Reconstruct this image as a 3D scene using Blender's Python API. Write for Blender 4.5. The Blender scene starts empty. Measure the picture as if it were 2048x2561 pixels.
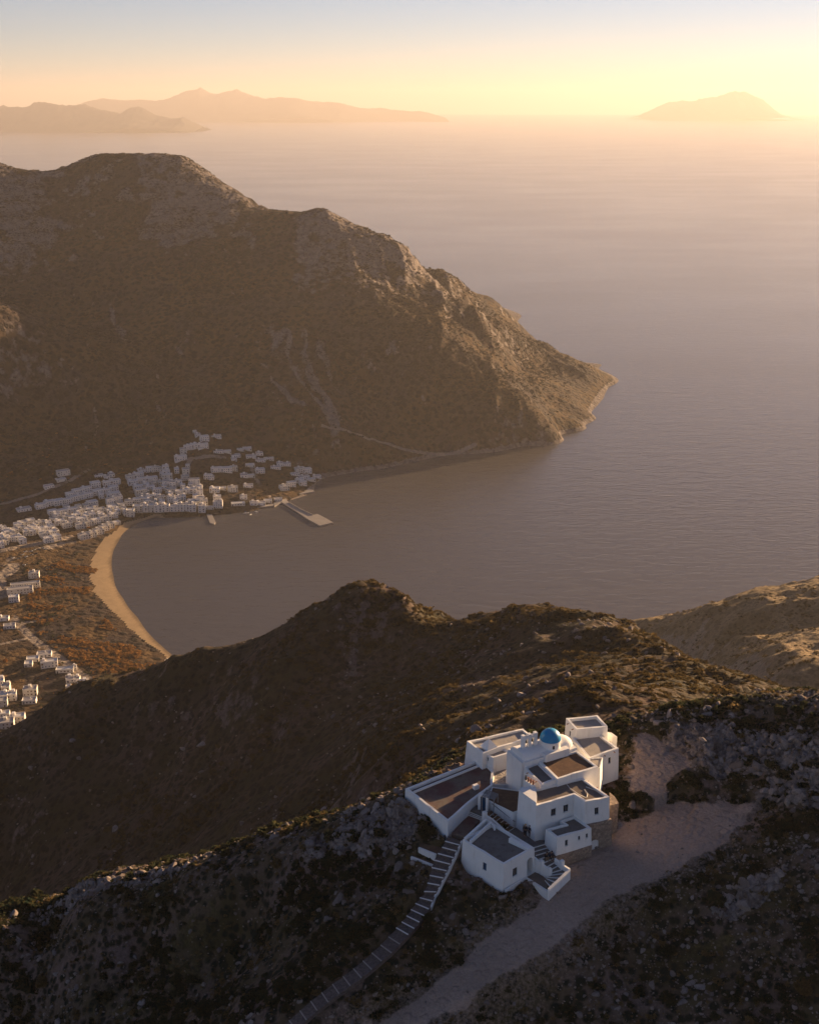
import bpy, bmesh, math, random
import numpy as np
from mathutils import Vector

PITCH = math.atan(1030.5 / 3000.0)
SUN_AZ, SUN_EL = 48.0, 9.0
SKY, SUN, SUN_COL = 0.05, 5.0, (1.0, 0.67, 0.36)
AIR, DUST, OZONE = 0.8, 0.0, 2.8
HAZE = 0.000039
EXPOSURE = 1.8
ROCK_ZONES = [(-4.5, 130.5, 11, 4.0, -0.05), (44, 143, 14, 6, -0.35), (50, 133, 8, 4, -0.4), (-45, 147, 16, 2.5, -0.33), (40, 118, 6, 2.2, 0.5)]


HILL_PTS = [(11, 118.4, 461.8), (16.2, 117.7, 462), (25.6, 126.1, 462), (35.8, 132.5, 462.5), (33.4, 135.8, 462.5), (42.5, 135, 463), (20.6, 119.5, 462), (18.7, 117.1, 461.5), (10.1, 112.5, 459.5), (4.7, 109.3, 457), (-0.6, 106.2, 454.5), (-6.7, 101.9, 451.5), (14.3, 111.3, 459.8), (7.7, 107.8, 457), (3.5, 105.2, 455), (5.4, 124.9, 464.2), (1.5, 116.9, 461.6), (-3.3, 111.9, 459), (-8.3, 108.7, 456.5), (-12.6, 106.2, 454.2), (-15.5, 103.3, 452), (4.6, 126.7, 464.2), (-0.7, 132.8, 464.8), (-5.6, 131.2, 462), (-12.3, 131.9, 459), (0.5, 121.4, 461.9), (-1, 125.2, 462.6), (-1.8, 121.8, 461), (-25.1, 141.5, 452), (-34.4, 144.2, 447), (-42, 146.4, 443), (-49.8, 148.5, 439), (-61.7, 151.2, 434), (-74, 153.7, 429), (-52.9, 145, 432.5), (-36.4, 135.1, 440.5), (-22.4, 130.5, 448), (-9.2, 120.4, 457.3), (-57.8, 136.8, 427), (-41.3, 127.3, 435.5), (-26.9, 119, 443), (-20.1, 121.5, 448), (-64.9, 136.6, 423), (-39.2, 117.9, 433), (6.8, 123.2, 462), (7.6, 116.5, 460.3), (2.1, 112.7, 458), (10.6, 120.4, 462), (30.5, 141.3, 464.5), (29.4, 146, 464.3), (34.1, 140.2, 465.5), (34.6, 145.9, 465.8), (30.4, 152.5, 465.5), (36.8, 154.2, 466.6), (43.7, 154.6, 467.8), (51.4, 153.4, 469.5), (58.1, 152.8, 470.5), (66.2, 151.8, 471.5), (41, 142.5, 465.6), (48.2, 146.1, 467.2), (52.8, 140.6, 469.6), (36.6, 136.8, 464), (42.3, 137.3, 464.4), (52.2, 133.3, 467.6), (57.9, 128, 467.5), (46.3, 129.6, 464.4), (43.1, 128.2, 463.3), (47.5, 117.9, 464.5), (36.4, 122, 461.5), (30, 118.4, 460.8), (29.8, 116.2, 458.5), (23.9, 113.8, 457.8), (45.1, 109.2, 461.5), (36.4, 109.6, 458), (22.9, 106.9, 455.2), (27.9, 106, 456), (42.6, 100.9, 459.3), (12.5, 107.9, 454.3), (7.2, 106.2, 453.2), (21.9, 99.8, 451), (41, 94.7, 456), (17.6, 133.5, 464), (11.9, 139.5, 464.5), (8.8, 141.4, 464.8), (21.4, 139.5, 464.5), (19.4, 150.3, 464.8), (8, 144.7, 464.3), (7.2, 124.5, 462.6), (8.5, 122.9, 462.3), (9.9, 121.1, 461.9), (11.2, 119.5, 461.5), (0.5, 131.8, 464.7), (2.5, 129.5, 464.4), (-4.7, 148.8, 453.8), (-12.8, 133.3, 458.8), (-12.2, 129.6, 459.3), (-11.8, 128.1, 458.4), (-12.4, 151.7, 449.5), (-24.1, 137.1, 452.8), (-23.2, 133.5, 453.3), (-22.7, 131.9, 452.4), (-24.1, 155.5, 443.5), (-25.1, 201.5, 402), (-33.2, 139.8, 447.8), (-32.2, 136.2, 448.3), (-31.6, 134.6, 447.4), (-33.4, 158.2, 438.5), (-34.4, 204.2, 397), (-40.6, 142, 443.8), (-39.4, 138.5, 444.3), (-38.8, 136.8, 443.4), (-41, 160.4, 434.5), (-42, 206.4, 393), (-42, 286.4, 328), (-48.2, 144.1, 439.8), (-46.9, 140.6, 440.3), (-46.2, 138.9, 439.4), (-48.8, 162.5, 430.5), (-49.8, 208.5, 389), (-49.8, 288.5, 324), (-59.8, 146.9, 434.8), (-58.3, 143.3, 435.3), (-57.5, 141.6, 434.4), (-60.7, 165.2, 425.5), (-61.7, 211.2, 384), (-61.7, 291.2, 319), (-71.9, 149.4, 429.8), (-70.2, 145.9, 430.3), (-69.3, 144.1, 429.4), (-73, 167.7, 420.5), (-74, 213.7, 379), (-74, 293.7, 314), (34.4, 163.5, 459), (42.4, 190.5, 439.5), (50.4, 227.5, 413.5), (40.8, 165.2, 460.1), (48.8, 192.2, 440.6), (56.8, 229.2, 414.6), (47.7, 165.6, 461.3), (55.7, 192.6, 441.8), (63.7, 229.6, 415.8), (55.4, 164.4, 463), (63.4, 191.4, 443.5), (71.4, 228.4, 417.5), (62.1, 163.8, 464), (70.1, 190.8, 444.5), (78.1, 227.8, 418.5), (70.2, 162.8, 465), (78.2, 189.8, 445.5), (86.2, 226.8, 419.5), (62.3, 262, 412), (54.9, 322, 388.3), (84.2, 300, 397.8), (92.1, 283, 403.7), (59.6, 480, 339.8), (73.7, 478, 341.2), (87, 460, 344.3), (98.2, 420, 353.2), (106, 380, 364.3), (97.6, 292, 398.7), (44, 515, 320.4), (31, 520, 316.7), (6.3, 520, 321.6), (-6, 515, 331.7), (-13.8, 520, 332.5), (-24.9, 520, 333.9), (-34.2, 525, 328.7), (-39.2, 530, 322.2), (-50.3, 525, 316.4), (-68.5, 522, 305.4), (-82.2, 520, 297.6), (-107.6, 532, 287.9), (-163.3, 560, 263.2), (-189.3, 560, 249.4), (-211, 548, 242.1), (-239.5, 525, 239), (-24.6, 508, 324), (-35.2, 500, 315.7), (-13.5, 500, 315.7), (-54.9, 475, 304.4), (-50.5, 428, 296.5), (7.4, 440, 322.5), (26.6, 440, 333.2), (41.7, 400, 353), (20.8, 340, 369.2), (30, 285, 398.4), (55.1, 440, 343.8), (4.3, 250, 401.9), (-1.8, 330, 362.9), (-11.8, 430, 317.1), (-9.6, 345, 345.7), (-27, 365, 318.7), (-67.3, 405, 284.7), (-91.5, 430, 261.5), (-97.9, 470, 271.6), (-103.6, 505, 276.4), (-141, 515, 258.1), (-132.1, 472, 245.9), (-170.1, 488, 235.6), (-189.5, 470, 209.1), (-201.6, 515, 231.7), (-225.5, 480, 215), (-135.2, 440, 242.9), (12.7, 205, 432.8), (37.9, 270, 409.1), (6, 195, 432.5), (-1.1, 210, 420.2), (-45.8, 380, 298.1), (84.6, 540, 287.8), (112, 520, 292.3), (123.2, 480, 301.2), (131, 440, 312.3), (56, 580, 264.7), (31.3, 580, 269.6), (-24.9, 580, 281.9), (-50.3, 585, 264.4), (-68.5, 582, 260.4), (-107.6, 592, 242.9), (-163.3, 620, 218.2), (-211, 608, 197.1), (-100, 900, 40), (50, 850, 60), (150, 800, 80), (300, 700, 110), (-250, 950, 0), (0, 1060, -15), (200, 1000, -15), (350, 900, 20), (-350, 900, 15), (330, 500, 225), (330, 300, 330), (210, 230, 385), (190, 390, 305), (150, 480, 275), (250, 160, 430), (150, 110, 458), (160, 300, 368), (110, 80, 450), (-120, 80, 415), (-150, 150, 415), (-230, 300, 300), (-300, 500, 200), (0, 70, 444), (60, 60, 448), (-350, 700, 130)]
FAR_PTS = [(-240.1, 1127.6, 0), (-271.5, 1173.8, 0), (-305.3, 1236.3, 0), (-333.6, 1290.6, 0), (-360.1, 1356.9, 0), (-375.5, 1412.7, 0), (-382.9, 1481.6, 0), (-375.1, 1547, 0), (-351.7, 1576.6, 0), (-280.3, 1584.6, 0), (-223.1, 1605.1, 0), (-180.2, 1647.6, 0), (-142.5, 1694.3, 0), (-125.9, 1765.5, 0), (-75.9, 1798, 0), (-1.5, 1842.1, 0), (68.5, 1888.3, 0), (189.7, 1939.6, 0), (261.4, 2005.8, 0), (314.3, 2079.5, 0), (337.7, 2165.5, 0), (378.1, 2285.5, 0), (403.1, 2379.7, 0), (-316.4, 1787.9, 62), (-155.4, 1773, 13), (-238.9, 1805.6, 38), (-398.7, 1714.5, 27), (-325.4, 1700.3, 24), (-254.7, 1695.9, 18), (-506.4, 1591.2, 16), (-446.9, 1618.4, 14), (-556.5, 1539.3, 13), (-501.9, 1655, 38), (-524.8, 1439.9, 9), (-449.3, 1290.6, 6), (-369.1, 1106.3, 5), (-381.7, 996.8, 10), (-310.3, 1064.3, 5), (-392.9, 1189.4, 4), (-412, 1402.4, 4), (-581.8, 1350.2, 12), (-443.1, 985.7, 16), (-277.8, 1086.9, 4), (-343.4, 1604.5, 8), (-401.7, 1565.1, 4), (-496.6, 1920, 126), (-577.6, 1920, 169), (-650.5, 1900, 214.9), (-759.8, 1900, 245), (-402.9, 1860, 77.6), (-515.3, 2600, 445.9), (-836.9, 2550, 426.5), (-1011.5, 2500, 424.3), (-653.7, 2600, 443), (-458.5, 2610, 433.1), (-374.4, 2560, 383.6), (-279.1, 2480, 339.8), (-210.7, 2460, 335), (-171.1, 2440, 345.9), (-95.7, 2425, 315.2), (-29.9, 2410, 293.8), (9.3, 2385, 257.2), (29.6, 2440, 232.6), (88.5, 2560, 184.2), (145.7, 2680, 143), (208, 2800, 100.5), (-660.8, 2400, 322.2), (-682.3, 2500, 378.2), (-632.2, 2270, 256.5), (-589.7, 2080, 166.5), (-608.3, 1880, 127.1), (-439.9, 1940, 113.6), (-384.5, 2090, 164.7), (-354.6, 1890, 85.8), (-415.1, 2300, 261.5), (-434.8, 2440, 336.8), (-197.1, 1840, 59.5), (-217, 2080, 166.5), (-233.6, 2280, 255.2), (-98.6, 2240, 225.6), (-90.4, 2000, 100.1), (-84.4, 1835, 37.5), (36.3, 2125, 165), (97.7, 2065, 126), (152.7, 2010, 87.9), (207.5, 1975, 46.7), (251.3, 1995, 15.6), (29.8, 1920, 38.1), (34.4, 2300, 198.9), (149.5, 1950, 46.6), (221.7, 2320, 61.3), (265.9, 2290, 39.6), (301.9, 2205, 26.7), (271.6, 2540, 66.4), (334.5, 2470, 46.8), (369.1, 2395, 30.9), (294.6, 2380, 43.9), (124.2, 2275, 175.8), (314.5, 2130, 16.1), (292.5, 2060, 13.8), (279.1, 2090, 19.2), (-165, 2330, 284.5), (-38.3, 2330, 248.7), (122.4, 2230, 147.8), (70, 1960, 68.6), (-500.3, 2670, 413.9), (-490.3, 2770, 370.9), (-821.9, 2620, 394.5), (-811.9, 2720, 351.5), (-638.7, 2670, 411), (-628.7, 2770, 368), (-443.5, 2680, 401.1), (-433.5, 2780, 358.1), (-359.4, 2630, 351.6), (-349.4, 2730, 308.6), (-326.4, 2520, 358.1), (-311.4, 2590, 326.1), (-301.4, 2690, 283.1), (-264.1, 2550, 307.8), (-254.1, 2650, 264.8), (-240.1, 2470, 335.1), (-225.1, 2540, 303.1), (-215.1, 2640, 260.1), (-195.7, 2530, 303), (-185.7, 2630, 260), (-156.1, 2510, 313.9), (-146.1, 2610, 270.9), (-133.2, 2430, 333.1), (-118.2, 2500, 301.1), (-108.2, 2600, 258.1), (-80.7, 2495, 283.2), (-70.7, 2595, 240.2), (-14.9, 2480, 261.8), (-4.9, 2580, 218.8), (24.3, 2455, 225.2), (34.3, 2555, 182.2), (286.6, 2610, 34.4), (296.6, 2710, 21.4), (349.5, 2540, 14.8), (359.5, 2640, 1.8), (139.2, 2345, 143.8), (149.2, 2445, 100.8), (185.6, 2360, 133.7), (200.6, 2430, 101.7), (210.6, 2530, 58.7), (276.5, 3049.2, 0), (301.3, 3234.8, 0), (430, 2480, 0), (420, 2600, 0), (330, 2800, -8), (300, 3050, -5), (200, 3450, 0), (-100, 3550, 0), (-500, 3550, 0), (470, 2420, -12), (60, 3100, 60), (-150, 3050, 240), (-450, 3000, 320), (-800, 2900, 330), (-800, 2200, 250), (-700, 1700, 80), (-700, 1400, 30), (-700, 1000, 60), (-420, 950, 25), (265, 2950, 8), (-100, 2850, 150), (-120, 1330, -25), (-240, 1330, -25), (-60, 1520, -25), (-180, 1560, -25), (150, 1650, -25), (330, 1800, -25), (480, 2050, -25), (520, 2300, -25), (560, 2500, -25), (520, 2750, -25), (420, 3000, -25), (420, 3250, -25), (300, 3560, -25), (-100, 3700, -25), (-600, 3700, -25), (0, 1200, -25), (-120, 1150, -25), (300, 1300, -25), (500, 1700, -25), (-235, 1080, 2), (-180, 1050, 3)]
HEAD_PTS = [(167.9, 1000, 96.6), (194.9, 985, 109.5), (222.7, 960, 127.4), (254.9, 930, 151.5), (276.4, 925, 164.4), (304.7, 905, 179), (331.1, 900, 184), (370.4, 880, 197.3), (207.9, 890, 137.2), (227.1, 820, 169.7), (255.6, 800, 186.5), (289, 800, 197.9), (216.2, 670, 223.2), (214, 580, 253), (248.1, 660, 234.4), (256.4, 760, 201.1), (212, 760, 179.3), (198.2, 610, 237.6), (246.4, 600, 254.4), (265.6, 740, 210.3), (222.7, 1030, 72.4), (222.7, 1190, -15), (254.9, 1000, 96.5), (254.9, 1160, -15), (304.7, 975, 124), (304.7, 1135, -15), (370.4, 950, 142.3), (370.4, 1110, -15), (100, 980, -15), (150, 1100, -20), (120, 760, 20), (165, 640, 120), (280, 540, 275), (400, 520, 290), (520, 600, 290), (600, 850, 220), (620, 1150, -10), (120, 900, -15), (170, 800, 85), (60, 1000, -20)]
COAST = [(-240.1, 1127.6), (-271.5, 1173.8), (-305.3, 1236.3), (-333.6, 1290.6), (-360.1, 1356.9), (-375.5, 1412.7), (-382.9, 1481.6), (-375.1, 1547), (-351.7, 1576.6), (-280.3, 1584.6), (-223.1, 1605.1), (-180.2, 1647.6), (-142.5, 1694.3), (-125.9, 1765.5), (-75.9, 1798), (-1.5, 1842.1), (68.5, 1888.3), (189.7, 1939.6), (261.4, 2005.8), (314.3, 2079.5), (337.7, 2165.5), (378.1, 2285.5), (403.1, 2379.7)]
LANES = [(4, [(-541.1, 1490.7), (-510, 1513.2), (-487.3, 1546.3), (-442.4, 1600.2), (-409.9, 1640.2), (-369.7, 1672.6)]), (3, [(-567.3, 1575.2), (-524.3, 1609.6), (-486.5, 1646.7), (-469.7, 1690.5)]), (9, [(-505.2, 1378.6), (-482.4, 1419.6), (-455.2, 1451.4), (-427.4, 1486.1)]), (7, [(-519.3, 1422.8), (-485.7, 1451.3), (-446.3, 1487.1)]), (10, [(-492.7, 1339.6), (-487, 1357.5), (-480.8, 1413.8)]), (5, [(-485.9, 1327), (-463.4, 1265), (-433.4, 1212.2), (-398.7, 1165.2), (-358.3, 1119.4), (-330.3, 1086.9), (-310.8, 1066.2)]), (3, [(-312.9, 1074.4), (-286.1, 1081.7), (-258.2, 1108.4)]), (3, [(-430, 1209.7), (-406.4, 1218.6)]), (2.5, [(-433.2, 1155.1), (-404.1, 1175)]), (4, [(-327.3, 1689.5), (-332.7, 1728.7), (-331.2, 1743.1), (-282.3, 1754.3)]), (5, [(-349, 1564), (-277.5, 1568), (-220.8, 1588.2), (-179.2, 1638.6), (-154.8, 1673.8), (-132.5, 1755.8)]), (3, [(-138.5, 1846.6), (-77.9, 1855.3), (-1.5, 1867.7), (68.3, 1888.8), (108.1, 1908.3)]), (3, [(-200.8, 1648.6), (-227.8, 1705.4), (-239.3, 1743.3)]), (3, [(-367.9, 1592.6), (-385.4, 1646.3), (-400.9, 1689.5)])]
ISLANDS = [('near_island', [(-3279, 366), (-2372, 418), (-1830, 435), (-1420, 477), (-1146, 520), (-836, 477), (-384, 494), (-165, 435), (102, 392), (482, 298), (688, 400), (853, 443), (1029, 375), (1220, 272), (1442, 221), (1714, 238), (1863, 161), (2039, 66)], -5930, 24000, 1500),
 ('far_island', [(-4871, 351), (-4453, 505), (-3975, 581), (-3615, 530), (-3100, 568), (-2560, 581), (-2078, 734), (-1803, 835), (-1625, 892), (-1529, 924), (-1411, 873), (-1306, 823), (-1041, 747), (-729, 810), (-433, 810), (-127, 721), (206, 658), (472, 556), (945, 607), (1484, 581), (1887, 517), (2560, 466), (3098, 364), (4043, 287), (4584, 249), (4787, 262), (5058, 198), (5532, 56)], -4476, 36000, 3000),
 ('hump_island', [(-2149, 69), (-1829, 205), (-1526, 367), (-1251, 502), (-827, 556), (-399, 543), (19, 650), (437, 744), (791, 758), (1154, 677), (1528, 475), (1842, 178), (2210, 69)], 9052, 38000, 2200)]

# monastery: footprints of the tops, height of the top and the foot, parapet, roof, openings
BUILDINGS = [
    ('lodge', 'white flat roofed lodge with an arched doorway in front of the stepped path', 'building', [(11.0, 119.07), (14.9, 122.45), (10.3, 127.63), (6.37, 124.02)], 465.6, 460.5, 0.28, 'grey', [(0, 1.49, 2.25, 463.17, 464.26, 'window'), (0, 3.86, 4.86, 462.18, 464.53, 'arch'), (3, 3.47, 4.05, 463.22, 464.28, 'door')], None),
    ('annex', 'small white flat roofed annex on a stone base beside the stairs', 'building', [(17.66, 123.64), (22.15, 125.83), (20.39, 128.31), (18.51, 127.32), (18.98, 126.57), (16.56, 125.53)], 466.1, 463.6, 0.2, 'grey', [(0, 1.19, 1.64, 464.59, 465.44, 'window'), (0, 3.1, 3.41, 464.85, 465.43, 'window'), (0, 4.19, 4.52, 464.85, 465.46, 'window')], 461),
    ('guest_wing', 'two storey white guest wing with a gravelled flat roof above the yard', 'building', [(15.39, 126.19), (20.26, 128.58), (21.4, 126.88), (24.56, 128.11), (21.83, 132.59), (15.98, 130.0), (13.93, 129.84), (13.48, 129.05)], 469.0, 461.5, 0.22, 'gravel', [(0, 2.16, 2.88, 466.85, 467.85, 'window'), (0, 3.95, 4.7, 466.88, 467.88, 'window'), (2, 1.39, 1.96, 466.9, 467.88, 'window'), (7, 1.23, 1.96, 463.61, 465.17, 'door')], None),
    ('chapel', 'white chapel with a sky blue dome and a twin arched bell gable', 'chapel', [(18.45, 130.71), (23.93, 133.68), (21.76, 137.65), (16.5, 134.96)], 469.9, 463.5, 0.2, 'brown', [], None),
    ('vestry', 'narrow white block with a grey roof at the chapel left front', 'building', [(14.59, 133.93), (16.38, 129.83), (18.38, 131.12), (16.45, 135.29)], 469.6, 464, 0.2, 'grey', [], None),
    ('east_house', 'square white house with a wide grey roof right of the blue dome', 'building', [(23.51, 138.01), (27.76, 140.6), (25.12, 146.01), (21.9, 143.26)], 468.5, 463.8, 0.3, 'pale', [(0, 3.24, 3.7, 466.69, 467.6, 'window')], None),
    ('back_house', 'tall white house behind the wide grey roof at the far corner', 'building', [(22.44, 143.48), (26.81, 144.44), (25.89, 147.45), (21.49, 146.47)], 469.7, 463.5, 0.4, 'pale', [(3, 1.19, 1.61, 467.78, 468.54, 'window')], None),
    ('cell_block', 'long white cell block with a sunlit roof behind the big terrace', 'building', [(7.76, 143.04), (9.7, 139.91), (11.92, 141.44), (14.59, 142.86), (16.66, 144.35), (15.63, 146.55)], 468.2, 463.2, 0.3, 'pale', [(2, 1.79, 2.37, 466.91, 467.56, 'door')], None),
    ('corner_cell', 'low white cell with a parapet at the inner terrace corner', 'building', [(9.76, 140.76), (11.11, 139.55), (13.71, 140.98), (12.09, 142.31)], 467.7, 463.6, 0.2, 'pale', [(0, 0.75, 1.02, 466.86, 467.38, 'window')], None),
    ('terrace', 'broad white walled terrace with a red brown floor', 'terrace', [(-0.52, 134.41), (4.72, 127.1), (8.81, 133.02), (10.74, 135.37), (11.08, 139.15), (9.72, 142.03)], 466.15, 459.5, 0.35, 'red', [], None),
    ('lower_court', 'white walled brown court above the blue door stairs', 'terrace', [(9.88, 132.06), (12.81, 129.07), (13.86, 129.62), (14.23, 134.24), (10.63, 135.15)], 466.05, 462.5, 0.1, 'brown', [], None),
    ('courtyard', 'stone paved courtyard between the chapel and the cell block', 'courtyard', [(10.87, 136.53), (14.37, 136.62), (14.73, 140.76), (13.73, 142.15), (11.24, 139.97)], 465.5, 462.5, 0.06, 'paving', [], None),
    ('east_room', 'narrow white side room between the chapel and the wide grey roof', 'building', [(22.36, 134.33), (24.59, 135.85), (25.31, 138.45), (23.53, 138.13)], 468.45, 463.8, 0.12, 'pale', [], None),
]
PLACE = {
    'LANDING': [(12.06, 127.62, 464.0), (14.93, 125.2, 464.0), (16.7, 126.22, 464.0), (15.47, 126.37, 464.0), (13.73, 128.9, 464.0), (12.94, 128.9, 464.0)],
    'STAIR_F': [(15.82, 125.57, 464.0), (16.24, 124.56, 463.55), (16.65, 123.58, 463.2), (17.15, 122.61, 462.85), (17.47, 121.72, 462.6), (17.05, 120.84, 462.35), (16.44, 120.05, 462.05)],
    'STAIR_L': [(14.93, 125.2, 464.0), (15.1, 123.71, 463.55), (15.84, 122.67, 463.2), (16.58, 121.64, 462.85), (16.66, 121.17, 462.6), (16.39, 120.84, 462.35), (16.05, 120.72, 462.05)],
    'STAIR_R': [(16.68, 126.08, 464.0), (17.27, 124.71, 463.55), (17.7, 123.93, 463.2), (18.23, 123.3, 462.85), (18.74, 121.85, 462.6), (17.58, 120.44, 462.35), (16.57, 119.38, 462.05)],
    'STAIR_FRONT_WALL': [(19.1, 121.61, 463.17), (16.22, 118.3, 462.75)],
    'STAIR_RIGHT_WALL': [(17.49, 123.0, 463.7), (18.25, 122.25, 463.4), (19.1, 121.61, 463.17)],
    'STAIR_LEFT_WALL': [(14.83, 122.85, 464.1), (15.81, 122.1, 463.6), (16.69, 121.29, 463.3)],
    'FRONT_COURT': [(13.92, 121.66, 462.1), (16.14, 119.19, 462.1), (16.47, 120.78, 462.1), (15.12, 122.97, 462.1), (14.29, 123.1, 462.1)],
    'FRONT_COURT_WALL': [(11.26, 118.76, 462.3), (13.82, 121.29, 462.3), (16.18, 118.52, 462.3)],
    'UP_L': [(12.17, 127.85, 464.0), (9.62, 130.3, 465.0)],
    'UP_R': [(13.02, 128.75, 464.0), (10.29, 131.24, 465.0)],
    'UP_WALL': [(9.35, 129.0, 465.9), (10.32, 128.46, 465.5), (10.99, 128.0, 465.1), (11.98, 126.81, 464.7)],
    'PLATFORM': [(7.7, 131.32, 465.0), (9.3, 130.07, 465.0), (10.14, 130.92, 465.0), (9.8, 131.87, 465.0), (8.5, 132.42, 465.0)],
    'PAVING': [(5.23, 127.25, 464.4), (6.79, 126.37, 464.4), (8.83, 130.05, 464.4), (7.34, 131.06, 464.4)],
    'PAVE_STEPS': [(7.34, 131.06, 464.4), (8.83, 130.05, 464.4), (9.3, 130.07, 465.0), (7.7, 131.32, 465.0)],
    'LODGE_INNER_WALL': [(6.66, 123.94, 465.9), (9.45, 127.85, 466.0), (10.34, 126.87, 465.75)],
    'LODGE_BACK_WALL': [(12.07, 124.01, 465.9), (14.33, 122.09, 465.75)],
    'DOOR_BLUE': [(8.92, 131.36, 466.9), (9.58, 131.12, 466.9)],
    'PATH_L': [(4.74, 126.88, 464.2), (4.27, 125.57, 463.9), (3.83, 124.64, 463.55), (3.18, 123.72, 463.2), (2.78, 122.75, 462.8), (2.51, 121.59, 462.35), (2.25, 120.72, 462.0), (1.99, 119.8, 461.6), (1.66, 119.03, 461.3), (0.93, 118.37, 460.9), (-0.73, 115.78, 460.1), (-3.31, 112.97, 459.0), (-5.91, 110.85, 457.9), (-8.68, 109.36, 456.6), (-11.0, 108.11, 455.4), (-13.04, 106.82, 454.2), (-15.52, 105.23, 452.8)],
    'PATH_R': [(6.4, 125.71, 464.2), (6.03, 124.85, 463.9), (5.57, 123.78, 463.55), (5.13, 122.88, 463.2), (4.68, 121.92, 462.8), (4.21, 121.11, 462.35), (3.77, 120.18, 462.0), (3.39, 119.47, 461.6), (3.05, 119.03, 461.3), (2.52, 117.33, 460.9), (0.73, 114.62, 460.1), (-2.06, 111.65, 459.0), (-4.92, 109.36, 457.9), (-7.86, 107.82, 456.6), (-10.16, 106.64, 455.4), (-12.16, 105.41, 454.2), (-14.65, 103.86, 452.8)],
    'PATH_LEDGE': [(1.31, 126.74, 463.3), (4.19, 125.71, 463.7), (3.23, 124.14, 463.3), (1.13, 125.57, 463.0)],
    'PATH_LEDGE2': [(0.27, 125.43, 462.4), (3.14, 124.0, 462.9), (2.79, 123.31, 462.5), (0.19, 125.0, 462.2)],
    'DOME_C': [(18.21, 137.34, 471.75)],
    'BELL': [(14.48, 135.67, 471.0), (16.48, 136.72, 471.0)],
    'NAVE_FRONT': [(14.66, 133.85, 469.9), (21.76, 137.65, 469.9)],
    'POTS': [(14.45, 131.04, 469.2), (14.76, 130.56, 469.2), (15.02, 130.23, 469.2), (15.41, 129.76, 469.2)],
    'CHIMNEY': [(10.6, 141.72, 467.9)],
    'TERRACE_BOX': [(8.56, 135.05, 465.8)],
    'BUTTRESS': [(25.05, 130.08, 465.6), (26.22, 130.54, 465.6), (26.01, 131.96, 465.6), (25.48, 133.09, 465.6)],
    'NOOK': [(27.78, 145.59, 467.5), (28.41, 145.4, 467.5), (27.83, 146.55, 467.5), (27.29, 146.74, 467.5)],
    'PERGOLA': [(9.09, 130.96, 466.9), (10.53, 130.17, 466.9), (11.15, 131.6, 466.9), (9.8, 132.56, 466.9)],
    'PEOPLE': [(14.3, 127.1, 464.0), (14.57, 127.25, 464.0), (16.56, 123.15, 463.3), (17.21, 123.29, 463.3)],
    'HOSE': [(19.69, 131.2, 468.85), (19.96, 130.24, 468.85), (20.9, 128.81, 468.85), (21.73, 128.03, 468.85), (21.99, 128.97, 468.85), (21.74, 129.92, 468.85)],
    'HOSE2': [(22.0, 130.56, 468.85), (23.1, 129.76, 468.85), (23.78, 128.58, 468.85)],
}
PADS = [([p for p in b[3]], {'lodge': 461.2, 'annex': 461.6, 'guest_wing': 461.6, 'terrace': 461.5, 'cell_block': 463.8, 'back_house': 464.0, 'east_house': 464.2}.get(b[0], 462.5)) for b in BUILDINGS]
PATH_LINE = [tuple((p + q) / 2 for p, q in zip(a, b)) for a, b in zip(PLACE['PATH_L'], PLACE['PATH_R'])]
PADS += [([p[:2] for p in PLACE[k]], zz) for k, zz in (('LANDING', 461.5), ('FRONT_COURT', 461.7), ('PLATFORM', 462.5), ('PAVING', 462.5), ('PATH_LEDGE', 462.6), ('PATH_LEDGE2', 461.8))]
PADS += [([PLACE['STAIR_L'][i][:2] for i in range(7)] + [PLACE['STAIR_R'][i][:2] for i in range(6, -1, -1)], 461.4)]
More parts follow.
